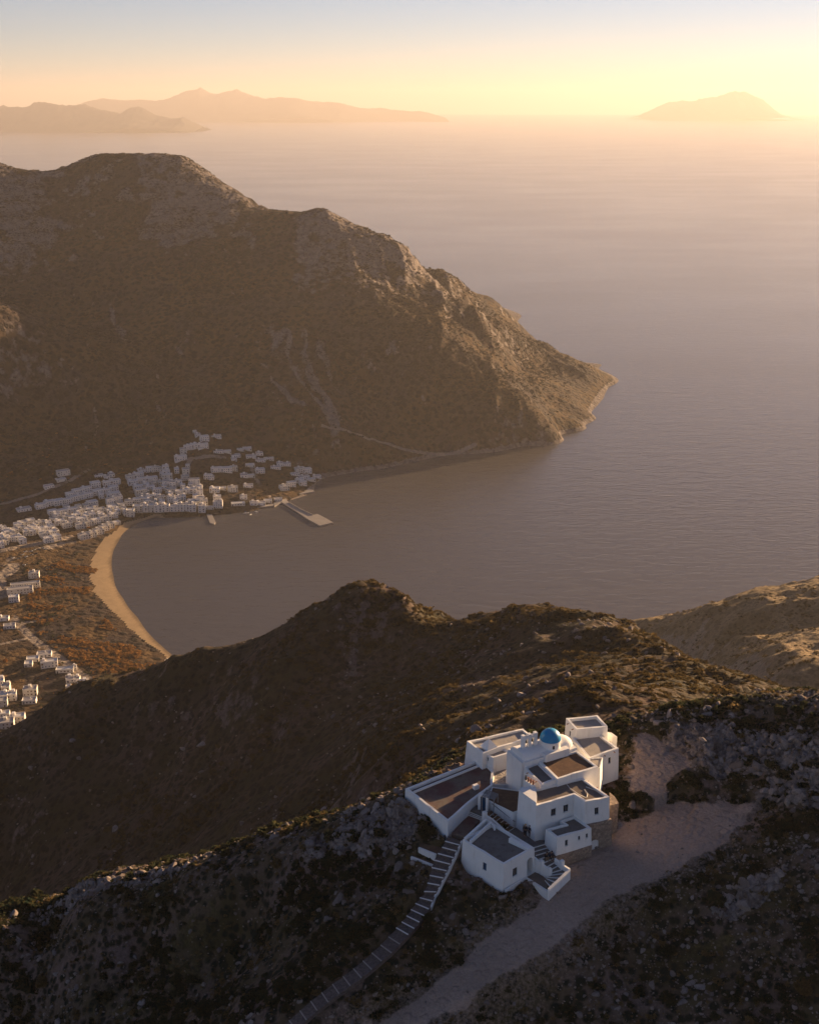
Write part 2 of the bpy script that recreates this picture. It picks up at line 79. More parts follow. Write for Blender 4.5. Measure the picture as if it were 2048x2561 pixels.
# village: rows of houses (x, y, frontage, storeys), the harbour and its trees
ROWS = [
    ('of the long upper road terrace', 38, [(-509.4, 1576.0, 13.5, 2), (-500.1, 1586.0, 12.7, 2), (-489.3, 1591.0, 12.7, 2), (-477.7, 1596.0, 10.0, 2), (-470.2, 1605.0, 11.0, 2), (-463.3, 1610.0, 10.1, 2), (-455.2, 1617.0, 12.0, 2)]),
    ('of the tier above the upper road terrace', 36, [(-477.8, 1610.0, 10.0, 2), (-469.1, 1621.0, 13.7, 2), (-459.5, 1629.0, 11.9, 2)]),
    ('of the stepped block by the ravine gap', 30, [(-451.0, 1646.0, 11.7, 2), (-444.0, 1629.0, 12.5, 2), (-432.3, 1635.0, 9.8, 2), (-425.4, 1645.0, 11.7, 2), (-436.4, 1654.0, 9.9, 2), (-426.7, 1663.0, 12.7, 2), (-419.8, 1627.0, 13.3, 2), (-419.5, 1603.0, 10.5, 3), (-410.9, 1612.0, 9.7, 3), (-414.6, 1588.0, 10.4, 2), (-404.2, 1596.0, 7.9, 2), (-415.6, 1575.0, 6.0, 2), (-404.9, 1577.0, 6.1, 2), (-397.6, 1584.0, 6.1, 2), (-392.2, 1574.0, 6.0, 2), (-437.4, 1621.0, 6.2, 2), (-426.4, 1623.0, 6.2, 2)]),
    ('of the row below the upper road', 33, [(-489.5, 1561.0, 10.4, 2), (-476.3, 1565.0, 13.1, 2), (-465.0, 1571.0, 12.2, 2), (-452.0, 1570.0, 10.5, 2), (-443.1, 1576.0, 10.5, 2), (-444.1, 1597.0, 12.4, 2), (-428.7, 1576.0, 13.2, 2), (-474.9, 1578.0, 7.0, 2), (-459.5, 1581.0, 7.0, 2), (-450.1, 1585.0, 6.2, 2), (-438.3, 1586.0, 7.1, 2), (-481.9, 1553.0, 6.9, 2), (-468.4, 1547.0, 6.9, 2)]),
    ('of the row facing the car park', 30, [(-482.9, 1545.0, 11.0, 1), (-471.4, 1529.0, 10.9, 2), (-459.4, 1522.0, 11.7, 2), (-458.2, 1544.0, 9.3, 2), (-445.6, 1541.0, 11.9, 2), (-441.0, 1520.0, 10.9, 2), (-432.7, 1530.0, 10.1, 2), (-425.4, 1539.0, 10.2, 2), (-415.7, 1551.0, 12.8, 2), (-407.1, 1562.0, 10.3, 2), (-454.9, 1556.0, 6.8, 2), (-442.5, 1554.0, 6.8, 2), (-435.0, 1559.0, 6.8, 2), (-424.1, 1560.0, 6.9, 2)]),
    ('of the row nearest the beach bend', 38, [(-425.7, 1481.0, 12.0, 2), (-418.6, 1489.0, 10.3, 2), (-412.6, 1502.0, 11.2, 2), (-408.2, 1516.0, 10.5, 2), (-403.6, 1526.0, 10.5, 2), (-399.2, 1541.0, 11.5, 1)]),
    ('of the tight block beside the car park', 34, [(-494.9, 1521.0, 10.3, 2), (-488.7, 1498.0, 10.1, 2), (-481.4, 1502.0, 10.1, 2), (-480.2, 1517.0, 8.5, 1), (-477.5, 1479.0, 10.0, 2), (-470.3, 1487.0, 10.0, 2), (-467.1, 1461.0, 9.9, 2), (-460.1, 1471.0, 10.0, 2), (-484.8, 1521.0, 6.8, 2), (-482.3, 1485.0, 6.7, 2), (-470.0, 1501.0, 6.8, 1)]),
    ('of those alone above the upper road', 32, [(-498.1, 1655.0, 15.5, 2), (-498.4, 1642.0, 11.8, 1), (-511.1, 1624.0, 11.7, 1), (-451.9, 1672.0, 11.0, 1), (-441.0, 1672.0, 7.4, 1), (-436.6, 1684.0, 6.5, 1), (-530.2, 1565.0, 16.2, 1)]),
    ('of the block by the entrance road', 28, [(-539.8, 1500.0, 8.9, 1), (-522.1, 1509.0, 8.9, 2), (-516.5, 1518.0, 8.3, 2), (-509.9, 1526.0, 9.6, 2), (-525.8, 1480.0, 9.3, 2), (-519.9, 1489.0, 8.8, 2), (-515.2, 1499.0, 8.3, 2), (-514.7, 1457.0, 9.8, 2), (-506.8, 1461.0, 8.1, 2), (-498.2, 1452.0, 7.5, 2), (-505.0, 1496.0, 7.7, 2), (-500.1, 1504.0, 7.1, 2), (-496.2, 1487.0, 7.0, 2), (-528.6, 1458.0, 6.9, 2), (-520.8, 1434.0, 6.8, 2), (-504.1, 1484.0, 5.3, 2), (-517.9, 1474.0, 5.8, 2), (-532.2, 1485.0, 5.8, 2), (-526.5, 1465.0, 5.8, 2), (-498.0, 1512.0, 5.3, 2), (-518.3, 1446.0, 5.7, 2)]),
    ('of the slanting harbour block', 27, [(-407.6, 1682.0, 12.2, 2), (-399.5, 1694.0, 13.2, 2), (-398.2, 1710.0, 8.6, 1), (-402.0, 1667.0, 12.1, 2), (-391.9, 1678.0, 13.1, 2), (-377.7, 1682.0, 15.0, 2), (-391.5, 1654.0, 12.0, 2), (-383.3, 1635.0, 13.8, 3), (-378.2, 1622.0, 10.0, 2), (-373.6, 1652.0, 10.2, 2), (-362.7, 1645.0, 11.1, 2), (-359.8, 1625.0, 10.9, 2), (-352.0, 1620.0, 10.0, 2), (-381.9, 1663.0, 6.5, 2), (-377.6, 1641.0, 6.4, 2), (-372.4, 1668.0, 6.5, 2), (-363.1, 1670.0, 5.6, 2), (-368.8, 1609.0, 6.3, 2)]),
    ('of the top harbour tier', 12, [(-386.7, 1711.0, 10.0, 2), (-377.7, 1711.0, 10.0, 2), (-371.1, 1712.0, 7.3, 1), (-363.6, 1715.0, 8.2, 2), (-360.0, 1702.0, 9.1, 2), (-345.5, 1707.0, 5.9, 2), (-331.7, 1705.0, 9.1, 2), (-331.6, 1721.0, 5.5, 1), (-329.8, 1687.0, 9.9, 2)]),
    ('of the middle harbour tier', 8, [(-356.3, 1686.0, 12.5, 3), (-352.3, 1664.0, 11.5, 3), (-343.8, 1661.0, 8.0, 3), (-336.8, 1666.0, 9.7, 3), (-343.6, 1645.0, 13.1, 2), (-330.0, 1637.0, 9.6, 2), (-320.9, 1642.0, 7.9, 2), (-313.6, 1669.0, 13.3, 3), (-311.6, 1646.0, 8.8, 2), (-304.0, 1653.0, 7.9, 2), (-299.7, 1634.0, 7.4, 3), (-297.7, 1692.0, 9.9, 2), (-291.9, 1692.0, 6.3, 1), (-355.0, 1655.0, 6.2, 2), (-340.7, 1629.0, 6.1, 2), (-328.4, 1658.0, 6.2, 2), (-318.4, 1661.0, 5.3, 2), (-366.3, 1697.0, 5.4, 2)]),
    ('of the waterfront row', 4, [(-386.6, 1572.0, 9.2, 3), (-379.5, 1586.0, 11.0, 3), (-371.1, 1590.0, 8.5, 3), (-361.8, 1590.0, 9.3, 3), (-351.2, 1590.0, 9.3, 3), (-341.3, 1591.0, 9.3, 3), (-330.2, 1593.0, 8.5, 2), (-320.9, 1593.0, 7.2, 3), (-312.6, 1594.0, 7.2, 3), (-304.1, 1594.0, 8.5, 3), (-290.9, 1593.0, 8.5, 3), (-281.4, 1600.0, 9.4, 1), (-270.2, 1605.0, 11.1, 3)]),
    ('of the row behind the waterfront', 10, [(-394.8, 1607.0, 12.0, 2), (-385.6, 1612.0, 9.5, 2), (-376.1, 1616.0, 9.5, 2), (-370.2, 1621.0, 6.9, 2), (-338.1, 1614.0, 9.5, 3), (-329.3, 1618.0, 7.8, 2), (-308.4, 1610.0, 9.5, 2), (-296.0, 1613.0, 10.4, 3), (-274.0, 1626.0, 9.6, 2), (-360.3, 1605.0, 6.9, 2), (-349.2, 1605.0, 6.9, 2), (-321.5, 1622.0, 6.1, 2), (-304.8, 1625.0, 7.0, 2), (-299.5, 1608.0, 5.2, 2), (-288.1, 1611.0, 5.2, 2), (-329.8, 1606.0, 6.0, 2)]),
    ('of the hairpin lane above the village', 16, [(-344.1, 1737.0, 15.8, 2), (-343.1, 1755.0, 8.7, 2), (-339.1, 1761.0, 7.3, 2), (-334.0, 1763.0, 5.5, 2), (-328.0, 1765.0, 8.7, 2), (-314.3, 1764.0, 13.8, 2), (-335.1, 1815.0, 4.9, 1), (-328.8, 1803.0, 7.4, 1), (-314.5, 1781.0, 11.8, 2), (-299.7, 1801.0, 13.4, 1)]),
    ('of the scattered villas on the slope', 14, [(-290.7, 1761.0, 13.1, 1), (-278.7, 1766.0, 10.8, 1), (-265.2, 1764.0, 12.0, 1), (-266.5, 1752.0, 7.1, 1), (-260.5, 1783.0, 9.7, 1), (-251.5, 1791.0, 12.1, 1), (-231.2, 1783.0, 9.1, 1), (-242.9, 1772.0, 13.2, 1), (-228.1, 1765.0, 13.2, 1), (-215.8, 1771.0, 13.2, 1), (-241.4, 1744.0, 11.8, 1), (-287.0, 1712.0, 14.0, 2), (-272.8, 1716.0, 14.0, 2), (-262.9, 1723.0, 9.4, 2), (-224.2, 1729.0, 11.7, 2), (-246.2, 1708.0, 9.3, 1), (-236.7, 1709.0, 10.5, 1), (-203.3, 1750.0, 13.1, 1), (-198.2, 1764.0, 8.4, 1), (-189.6, 1765.0, 13.2, 1)]),
    ('of the cluster on the point', 24, [(-172.6, 1743.0, 11.0, 1), (-166.8, 1757.0, 12.3, 2), (-156.5, 1759.0, 12.3, 2), (-158.6, 1741.0, 13.4, 1), (-149.0, 1737.0, 12.1, 1), (-141.0, 1754.0, 11.0, 1), (-163.5, 1717.0, 10.8, 2), (-174.4, 1698.0, 10.7, 2), (-183.0, 1682.0, 11.8, 2), (-158.3, 1709.0, 9.6, 2)]),
    ('of the row between jetty and pier', 8, [(-281.5, 1650.0, 12.3, 2), (-271.7, 1659.0, 10.1, 1), (-255.8, 1656.0, 12.3, 2), (-235.9, 1674.0, 12.4, 1), (-237.9, 1636.0, 8.9, 1), (-242.9, 1615.0, 16.4, 1), (-222.0, 1622.0, 8.8, 1), (-212.6, 1625.0, 12.1, 1), (-203.3, 1635.0, 10.0, 1), (-189.5, 1645.0, 10.0, 1)]),
    ('of the block beside the reed field', 14, [(-450.8, 1338.0, 10.4, 2), (-450.7, 1304.0, 28.4, 2), (-452.3, 1289.0, 24.6, 2), (-452.1, 1265.0, 9.5, 2), (-448.2, 1214.0, 10.0, 1), (-435.3, 1195.0, 10.7, 1)]),
    ('of the fields below the dark ridge', 12, [(-385.7, 1113.0, 10.6, 1), (-377.5, 1125.0, 12.6, 1), (-364.8, 1100.0, 14.2, 2), (-386.8, 1102.0, 6.8, 1), (-346.5, 1089.0, 14.7, 1), (-337.8, 1094.0, 3.7, 1), (-335.7, 1069.0, 6.7, 1), (-329.1, 1069.0, 4.8, 1), (-332.6, 1051.0, 4.2, 1), (-318.1, 1052.0, 8.9, 2), (-311.2, 1055.0, 5.4, 1), (-366.1, 1039.0, 11.2, 2), (-361.1, 1019.0, 11.0, 1), (-324.4, 1015.0, 9.8, 2), (-321.9, 1031.0, 3.5, 1), (-400.8, 1058.0, 6.0, 2), (-391.3, 1045.0, 6.5, 2), (-387.7, 1025.0, 7.6, 2), (-380.3, 1027.0, 8.2, 2), (-383.6, 1011.0, 8.1, 2), (-369.2, 972.0, 9.5, 2), (-354.7, 966.0, 11.1, 2), (-359.7, 950.0, 12.0, 2)]),
    ('of the beach end under the ridge', 16, [(-261.6, 1077.0, 4.9, 1), (-256.2, 1080.0, 4.9, 1), (-252.0, 1086.0, 4.0, 1), (-243.2, 1087.0, 8.0, 1), (-237.6, 1099.0, 5.6, 1), (-245.7, 1110.0, 6.3, 1), (-239.9, 1118.0, 5.1, 1), (-214.8, 1113.0, 8.8, 1), (-270.2, 1075.0, 6.7, 1)]),
]
PIER = [(-187.3, 1644.6), (-176.2, 1644.6), (-154.4, 1610.3), (-135.1, 1583.7), (-128.9, 1587.7), (-120.7, 1577.2), (-104.3, 1551.6), (-121.7, 1538.5), (-141.2, 1566.9), (-162.7, 1605.2)]
PWALL = [(-173.2, 1637.1), (-154.2, 1607.7), (-134.9, 1582.2)]
APRON = [(-199.8, 1668.2), (-184.0, 1679.0), (-177.1, 1648.7), (-185.3, 1636.5), (-192.7, 1622.7)]
JETTY = [(-283.8, 1587.7), (-276.2, 1587.7), (-266.1, 1554.7), (-266.6, 1547.3), (-273.0, 1551.0)]
PLAT = [(-168.5, 1682.7), (-150.0, 1704.8), (-139.7, 1689.2), (-161.2, 1676.1)]
QUAY = [(-376.0, 1580.7), (-361.5, 1587.9), (-350.2, 1590.5), (-329.9, 1590.5), (-296.1, 1590.5), (-285.4, 1592.3), (-272.0, 1591.2), (-251.9, 1601.1), (-221.2, 1614.5), (-195.1, 1624.7)]
BOATS = [(-229.6, 1595.3), (-215.7, 1600.6), (-222.5, 1589.7)]
CARS = [(-468.6, 1439.0), (-472.8, 1435.0), (-477.2, 1432.0), (-479.9, 1425.0), (-471.8, 1419.0), (-475.8, 1413.0), (-480.2, 1405.0), (-486.0, 1400.0), (-489.0, 1398.0), (-495.2, 1401.0), (-499.3, 1401.0), (-463.8, 1435.0), (-474.7, 1378.0), (-472.4, 1379.0), (-486.5, 1412.0), (-486.7, 1423.0)]
TREES = [((-439.5, 1281.0), 'o', 6), ((-431.0, 1261.0), 'o', 5.5), ((-425.1, 1248.0), 'o', 5), ((-418.0, 1231.0), 'o', 4), ((-411.6, 1223.0), 'o', 4), ((-412.2, 1314.0), 'o', 5), ((-393.4, 1232.0), 'o', 3.5), ((-450.7, 1284.0), 'o', 4), ((-466.1, 1355.0), 'd', 6), ((-466.1, 1346.0), 'd', 5.5), ((-474.9, 1363.0), 'd', 5), ((-427.7, 1292.0), 'd', 5), ((-420.5, 1297.0), 'd', 5), ((-450.2, 1253.0), 'r', 4.5), ((-445.3, 1247.0), 'r', 4), ((-448.2, 1240.0), 'd', 4.5), ((-427.3, 1207.0), 'd', 5), ((-424.8, 1211.0), 'd', 4.5), ((-440.6, 1185.0), 'o', 4.5), ((-411.1, 1107.0), 'o', 8), ((-367.4, 1063.0), 'd', 6), ((-377.0, 1104.0), 'd', 5), ((-394.7, 1112.0), 'd', 4), ((-353.2, 1107.0), 'd', 4.5), ((-368.5, 1017.0), 'd', 5), ((-369.7, 1010.0), 'd', 5), ((-343.6, 1040.0), 'o', 3), ((-315.5, 1042.0), 'd', 4), ((-331.5, 1060.0), 'o', 3), ((-358.5, 1051.0), 'r', 3.5), ((-208.8, 1758.0), 'd', 4), ((-235.8, 1761.0), 'd', 4), ((-216.7, 1735.0), 'd', 4), ((-188.9, 1732.0), 'd', 4), ((-199.9, 1682.0), 'd', 4.5), ((-262.1, 1645.0), 'd', 4), ((-248.8, 1688.0), 'd', 4), ((-151.0, 1748.0), 'd', 3.5), ((-351.8, 1647.0), 'r', 4), ((-327.8, 1670.0), 'r', 4), ((-417.1, 1656.0), 'd', 5), ((-411.0, 1648.0), 'r', 4), ((-287.0, 1633.0), 'd', 4)]
REED = [(-449.0, 1327.0), (-437.0, 1407.0), (-400.9, 1405.0), (-384.6, 1375.0), (-377.2, 1311.0), (-351.8, 1242.0), (-316.3, 1192.0), (-285.6, 1145.0), (-259.0, 1112.0), (-270.4, 1097.0), (-309.7, 1081.0), (-348.1, 1118.0), (-397.1, 1177.0), (-432.1, 1225.0), (-437.9, 1271.0)]
BUSHES = [
    (28.2, 137.0, 2.0, 'big dark bush at the edge of the dirt yard beside the stone buttress'),
    (30.0, 136.0, 1.2, 'smaller dark bush leaning beside the big one at the yard edge'),
    (-51.2, 137.0, 1.6, 'round brown bush alone on the slope at the lower corner'),
    (42.2, 105.0, 1.6, 'round brown green bush on the stony slope below the track'),
    (28.5, 107.0, 1.5, 'dark tufted bush below the wide part of the dirt track'),
    (25.6, 109.0, 1.2, 'low dark bush beside the tufted one below the dirt track'),
    (47.4, 149.0, 1.3, 'dark bush among pale rocks on the stony crest'),
    (51.5, 149.0, 1.3, 'tall dark bush on top of the stony crest'),
    (54.7, 149.0, 1.0, 'small bush near the highest pale rocks of the crest'),
    (35.8, 149.0, 0.9, 'small round bush where the crest begins behind the white houses'),
    (40.7, 147.0, 1.0, 'low bush among rocks midway along the stony crest'),
    (2.2, 128.0, 1.5, 'dark green bush beside the stepped path under the terrace wall'),
    (2.4, 116.0, 1.2, 'dark bush in the hollow below the stepped path'),
    (-25.0, 141.0, 1.2, 'dark bush on the rocky ridge line above the shaded slope'),
    (48.6, 136.0, 1.2, 'bush on the bank above the end of the dirt track'),
    (42.6, 137.0, 1.1, 'dark green bush at the foot of the bank beside the yard'),
    (34.7, 138.0, 0.9, 'low green bush at the back of the dirt yard'),
    (-8.9, 115.0, 1.1, 'dark bush on the slope above the stepped path'),
    (-34.1, 134.0, 1.2, 'dark bush in the middle of the shaded slope'),
]

# ---------------------------------------------------------------- terrain maths
def _hash(ix, iy, seed):
    h = (ix * 374761393 + iy * 668265263 + seed * 974711) & 0x7fffffff
    h = ((h ^ (h >> 13)) * 1274126177) & 0x7fffffff
    h = ((h ^ (h >> 16)) * 1103515245 + 12345) & 0x7fffffff
    return (h & 0xffffff) / float(0xffffff)

def vnoise(x, y, seed=0):
    x = np.asarray(x, float); y = np.asarray(y, float)
    ix = np.floor(x).astype(np.int64); iy = np.floor(y).astype(np.int64)
    fx = x - ix; fy = y - iy
    fx = fx * fx * fx * (fx * (fx * 6 - 15) + 10); fy = fy * fy * fy * (fy * (fy * 6 - 15) + 10)
    a = _hash(ix, iy, seed); b = _hash(ix + 1, iy, seed); c = _hash(ix, iy + 1, seed); d = _hash(ix + 1, iy + 1, seed)
    return (a + (b - a) * fx) * (1 - fy) + (c + (d - c) * fx) * fy

def fbm(x, y, scale, octs=4, seed=0, gain=0.5):
    s = 0.0; a = 1.0; t = 0.0; f = 1.0 / scale
    for o in range(octs):
        s = s + a * (vnoise(x * f + 17.3 * o, y * f - 9.1 * o, seed + o * 7) * 2 - 1); t += a
        a *= gain; f *= 2.03
    return s / t

def ridged(x, y, scale, octs=4, seed=0):
    s = 0.0; a = 1.0; t = 0.0; f = 1.0 / scale
    for o in range(octs):
        n = 1 - np.abs(vnoise(x * f + 5.7 * o, y * f + 3.3 * o, seed + o * 11) * 2 - 1)
        s = s + a * n * n; t += a; a *= 0.5; f *= 2.1
    return s / t

def cells(x, y, scale, seed=0):
    """distance to the nearest and second nearest cell point, and a value per cell"""
    x = np.asarray(x, float) / scale; y = np.asarray(y, float) / scale
    ix = np.floor(x).astype(np.int64); iy = np.floor(y).astype(np.int64)
    f1 = np.full(x.shape, 9.0); f2 = np.full(x.shape, 9.0); val = np.zeros(x.shape)
    for dx in (-1, 0, 1):
        for dy in (-1, 0, 1):
            cx = ix + dx + _hash(ix + dx, iy + dy, seed); cy = iy + dy + _hash(ix + dx, iy + dy, seed + 50)
            d = np.hypot(cx - x, cy - y)
            near = d < f1
            f2 = np.where(near, f1, np.minimum(f2, d)); val = np.where(near, _hash(ix + dx, iy + dy, seed + 99), val)
            f1 = np.where(near, d, f1)
    return f1, f2, val

def sstep(a, b, x):
    t = np.clip((x - a) / (b - a), 0, 1)
    return t * t * (3 - 2 * t)

class Spline:
    """thin plate spline through scattered height points"""
    def __init__(self, pts, smooth=0.0, unit=100.0):
        p = np.array(pts, float); self.u = unit
        self.c = p[:, :2] / unit; n = len(p)
        K = self._k(self.c, self.c) + np.eye(n) * smooth
        Pm = np.hstack([np.ones((n, 1)), self.c])
        A = np.zeros((n + 3, n + 3)); A[:n, :n] = K; A[:n, n:] = Pm; A[n:, :n] = Pm.T
        self.w = np.linalg.solve(A, np.concatenate([p[:, 2], np.zeros(3)]))
    def _k(self, a, b):
        d2 = ((a[:, None, :] - b[None, :, :]) ** 2).sum(-1)
        return np.where(d2 > 1e-12, 0.5 * d2 * np.log(np.maximum(d2, 1e-12)), 0.0)
    def __call__(self, x, y):
        x = np.asarray(x, float); y = np.asarray(y, float); sh = np.broadcast(x, y).shape
        q = np.stack([np.broadcast_to(x, sh).ravel(), np.broadcast_to(y, sh).ravel()], 1) / self.u
        out = np.empty(len(q)); n = len(self.c)
        for i in range(0, len(q), 20000):
            s = q[i:i + 20000]
            out[i:i + 20000] = self._k(s, self.c) @ self.w[:n] + self.w[n] + s @ self.w[n + 1:]
        return out.reshape(sh)

def seg_dist(x, y, line):
    """distance to a polyline and the height along it (points are x, y, z)"""
    best = np.full(np.shape(x), 1e9); zz = np.zeros(np.shape(x))
    for a, b in zip(line[:-1], line[1:]):
        ax, ay = a[0], a[1]; dx, dy = b[0] - ax, b[1] - ay
        t = np.clip(((x - ax) * dx + (y - ay) * dy) / (dx * dx + dy * dy + 1e-9), 0, 1)
        d = np.hypot(x - ax - t * dx, y - ay - t * dy)
        if len(a) > 2: zz = np.where(d < best, a[2] + t * (b[2] - a[2]), zz)
        best = np.minimum(best, d)
    return best, zz

def inside(x, y, poly):
    r = np.zeros(np.shape(x), bool); n = len(poly)
    for i in range(n):
        x1, y1 = poly[i][0], poly[i][1]; x2, y2 = poly[(i + 1) % n][0], poly[(i + 1) % n][1]
        if y1 == y2: continue
        c = ((y1 > y) != (y2 > y)) & (x < (x2 - x1) * (y - y1) / (y2 - y1) + x1)
        r ^= c
    return r

def poly_dist(x, y, poly):
    """signed distance, negative inside"""
    d, _ = seg_dist(x, y, [tuple(p[:2]) for p in poly] + [tuple(poly[0][:2])])
    return np.where(inside(x, y, poly), -d, d)

# ---------------------------------------------------------------- helpers
C = bpy.context.scene.collection
R = math.radians
random.seed(7)
rng = np.random.default_rng(11)

def link(o, parent=None, **props):
    C.objects.link(o)
    if parent is not None: o.parent = parent
    for k, v in props.items():
        if v: o[k] = v
    return o

def mesh_np(name, v, f, mat=None, smooth=False):
    """a mesh from numpy arrays; f is (n,4) or (n,3)"""
    me = bpy.data.meshes.new(name); n = len(f); k = f.shape[1]
    me.vertices.add(len(v)); me.vertices.foreach_set('co', np.ascontiguousarray(v, np.float32).ravel())
    me.loops.add(n * k); me.loops.foreach_set('vertex_index', np.ascontiguousarray(f, np.int32).ravel())
    me.polygons.add(n); me.polygons.foreach_set('loop_start', np.arange(0, n * k, k, dtype=np.int32))
    me.polygons.foreach_set('loop_total', np.full(n, k, np.int32))
    if smooth: me.polygons.foreach_set('use_smooth', np.ones(n, bool))
    me.update(calc_edges=True)
    if mat is not None: me.materials.append(mat)
    return me

def mesh_py(name, v, f, mats=None, idx=None, smooth=False):
    me = bpy.data.meshes.new(name); me.from_pydata([tuple(p) for p in v], [], [tuple(q) for q in f])
    for m in (mats or []): me.materials.append(m)
    if idx is not None: me.polygons.foreach_set('material_index', idx)
    if smooth: me.polygons.foreach_set('use_smooth', [True] * len(me.polygons))
    me.update()
    return me

def obj(name, me, parent=None, **props):
    return link(bpy.data.objects.new(name, me), parent, **props)

def empty(name, loc, rz=0.0, **props):
    o = bpy.data.objects.new(name, None); o.location = loc; o.rotation_euler = (0, 0, rz); o.empty_display_size = 0.5
    return link(o, None, **props)

# ---------------------------------------------------------------- materials
class NT:
    def __init__(self, name):
        self.m = bpy.data.materials.new(name); self.m.use_nodes = True
        self.t = self.m.node_tree; self.t.nodes.clear()
        self.out = self.n('ShaderNodeOutputMaterial')
    def n(self, typ, **kw):
        nd = self.t.nodes.new(typ)
        for k, v in kw.items(): setattr(nd, k, v)
        return nd
    def l(self, a, b): self.t.links.new(a, b)
    def set(self, sock, v):
        if hasattr(v, 'is_output') or isinstance(v, bpy.types.NodeSocket): self.l(v, sock)
        else: sock.default_value = v
    def noise(self, vec, scale, detail=4, rough=0.55, dist=0.0):
        nd = self.n('ShaderNodeTexNoise'); nd.inputs['Scale'].default_value = scale; nd.inputs['Detail'].default_value = detail
        nd.inputs['Roughness'].default_value = rough; nd.inputs['Distortion'].default_value = dist
        self.l(vec, nd.inputs['Vector']); return nd.outputs['Fac']
    def voro(self, vec, scale, feature='F1', out='Distance', rand=1.0):
        nd = self.n('ShaderNodeTexVoronoi', feature=feature); nd.inputs['Scale'].default_value = scale
        nd.inputs['Randomness'].default_value = rand
        self.l(vec, nd.inputs['Vector']); return nd.outputs[out]
    def ramp(self, fac, stops, interp='LINEAR'):
        nd = self.n('ShaderNodeValToRGB'); cr = nd.color_ramp; cr.interpolation = interp
        while len(cr.elements) < len(stops): cr.elements.new(0.5)
        for e, (p, c) in zip(cr.elements, stops):
            e.position = p; e.color = (c, c, c, 1) if isinstance(c, (int, float)) else (*c, 1)
        self.l(fac, nd.inputs['Fac']); return nd.outputs['Color']
    def mix(self, fac, a, b, mode='MIX'):
        nd = self.n('ShaderNodeMix', data_type='RGBA', blend_type=mode)
        self.set(nd.inputs[0], fac)
        self.set(nd.inputs[6], a if not isinstance(a, tuple) else (*a[:3], 1)); self.set(nd.inputs[7], b if not isinstance(b, tuple) else (*b[:3], 1))
        return nd.outputs[2]
    def math(self, op, a, b=None, c=None, clamp=False):
        nd = self.n('ShaderNodeMath', operation=op, use_clamp=clamp)
        self.set(nd.inputs[0], a)
        if b is not None: self.set(nd.inputs[1], b)
        if c is not None: self.set(nd.inputs[2], c)
        return nd.outputs[0]
    def pos(self, sx=1, sy=1, sz=1, obj=False):
        o = self.n('ShaderNodeTexCoord').outputs['Object'] if obj else self.n('ShaderNodeNewGeometry').outputs['Position']
        if (sx, sy, sz) == (1, 1, 1): return o
        mp = self.n('ShaderNodeMapping'); mp.inputs['Scale'].default_value = (sx, sy, sz); self.l(o, mp.inputs['Vector'])
        return mp.outputs['Vector']
    def attr(self, name):
        return self.n('ShaderNodeAttribute', attribute_name=name)
    def bump(self, h, strength=0.5, dist=0.1):
        nd = self.n('ShaderNodeBump'); nd.inputs['Strength'].default_value = strength; nd.inputs['Distance'].default_value = dist
        self.l(h, nd.inputs['Height']); return nd.outputs['Normal']
    def surf(self, color, rough=0.9, spec=0.2, normal=None, **kw):
        b = self.n('ShaderNodeBsdfPrincipled'); self.set(b.inputs['Base Color'], color if not isinstance(color, tuple) else (*color[:3], 1))
        self.set(b.inputs['Roughness'], rough); b.inputs['Specular IOR Level'].default_value = spec
        if normal is not None: self.l(normal, b.inputs['Normal'])
        for k, v in kw.items(): self.set(b.inputs[k.replace('_', ' ')], v)
        self.l(b.outputs[0], self.out.inputs['Surface']); return self.m

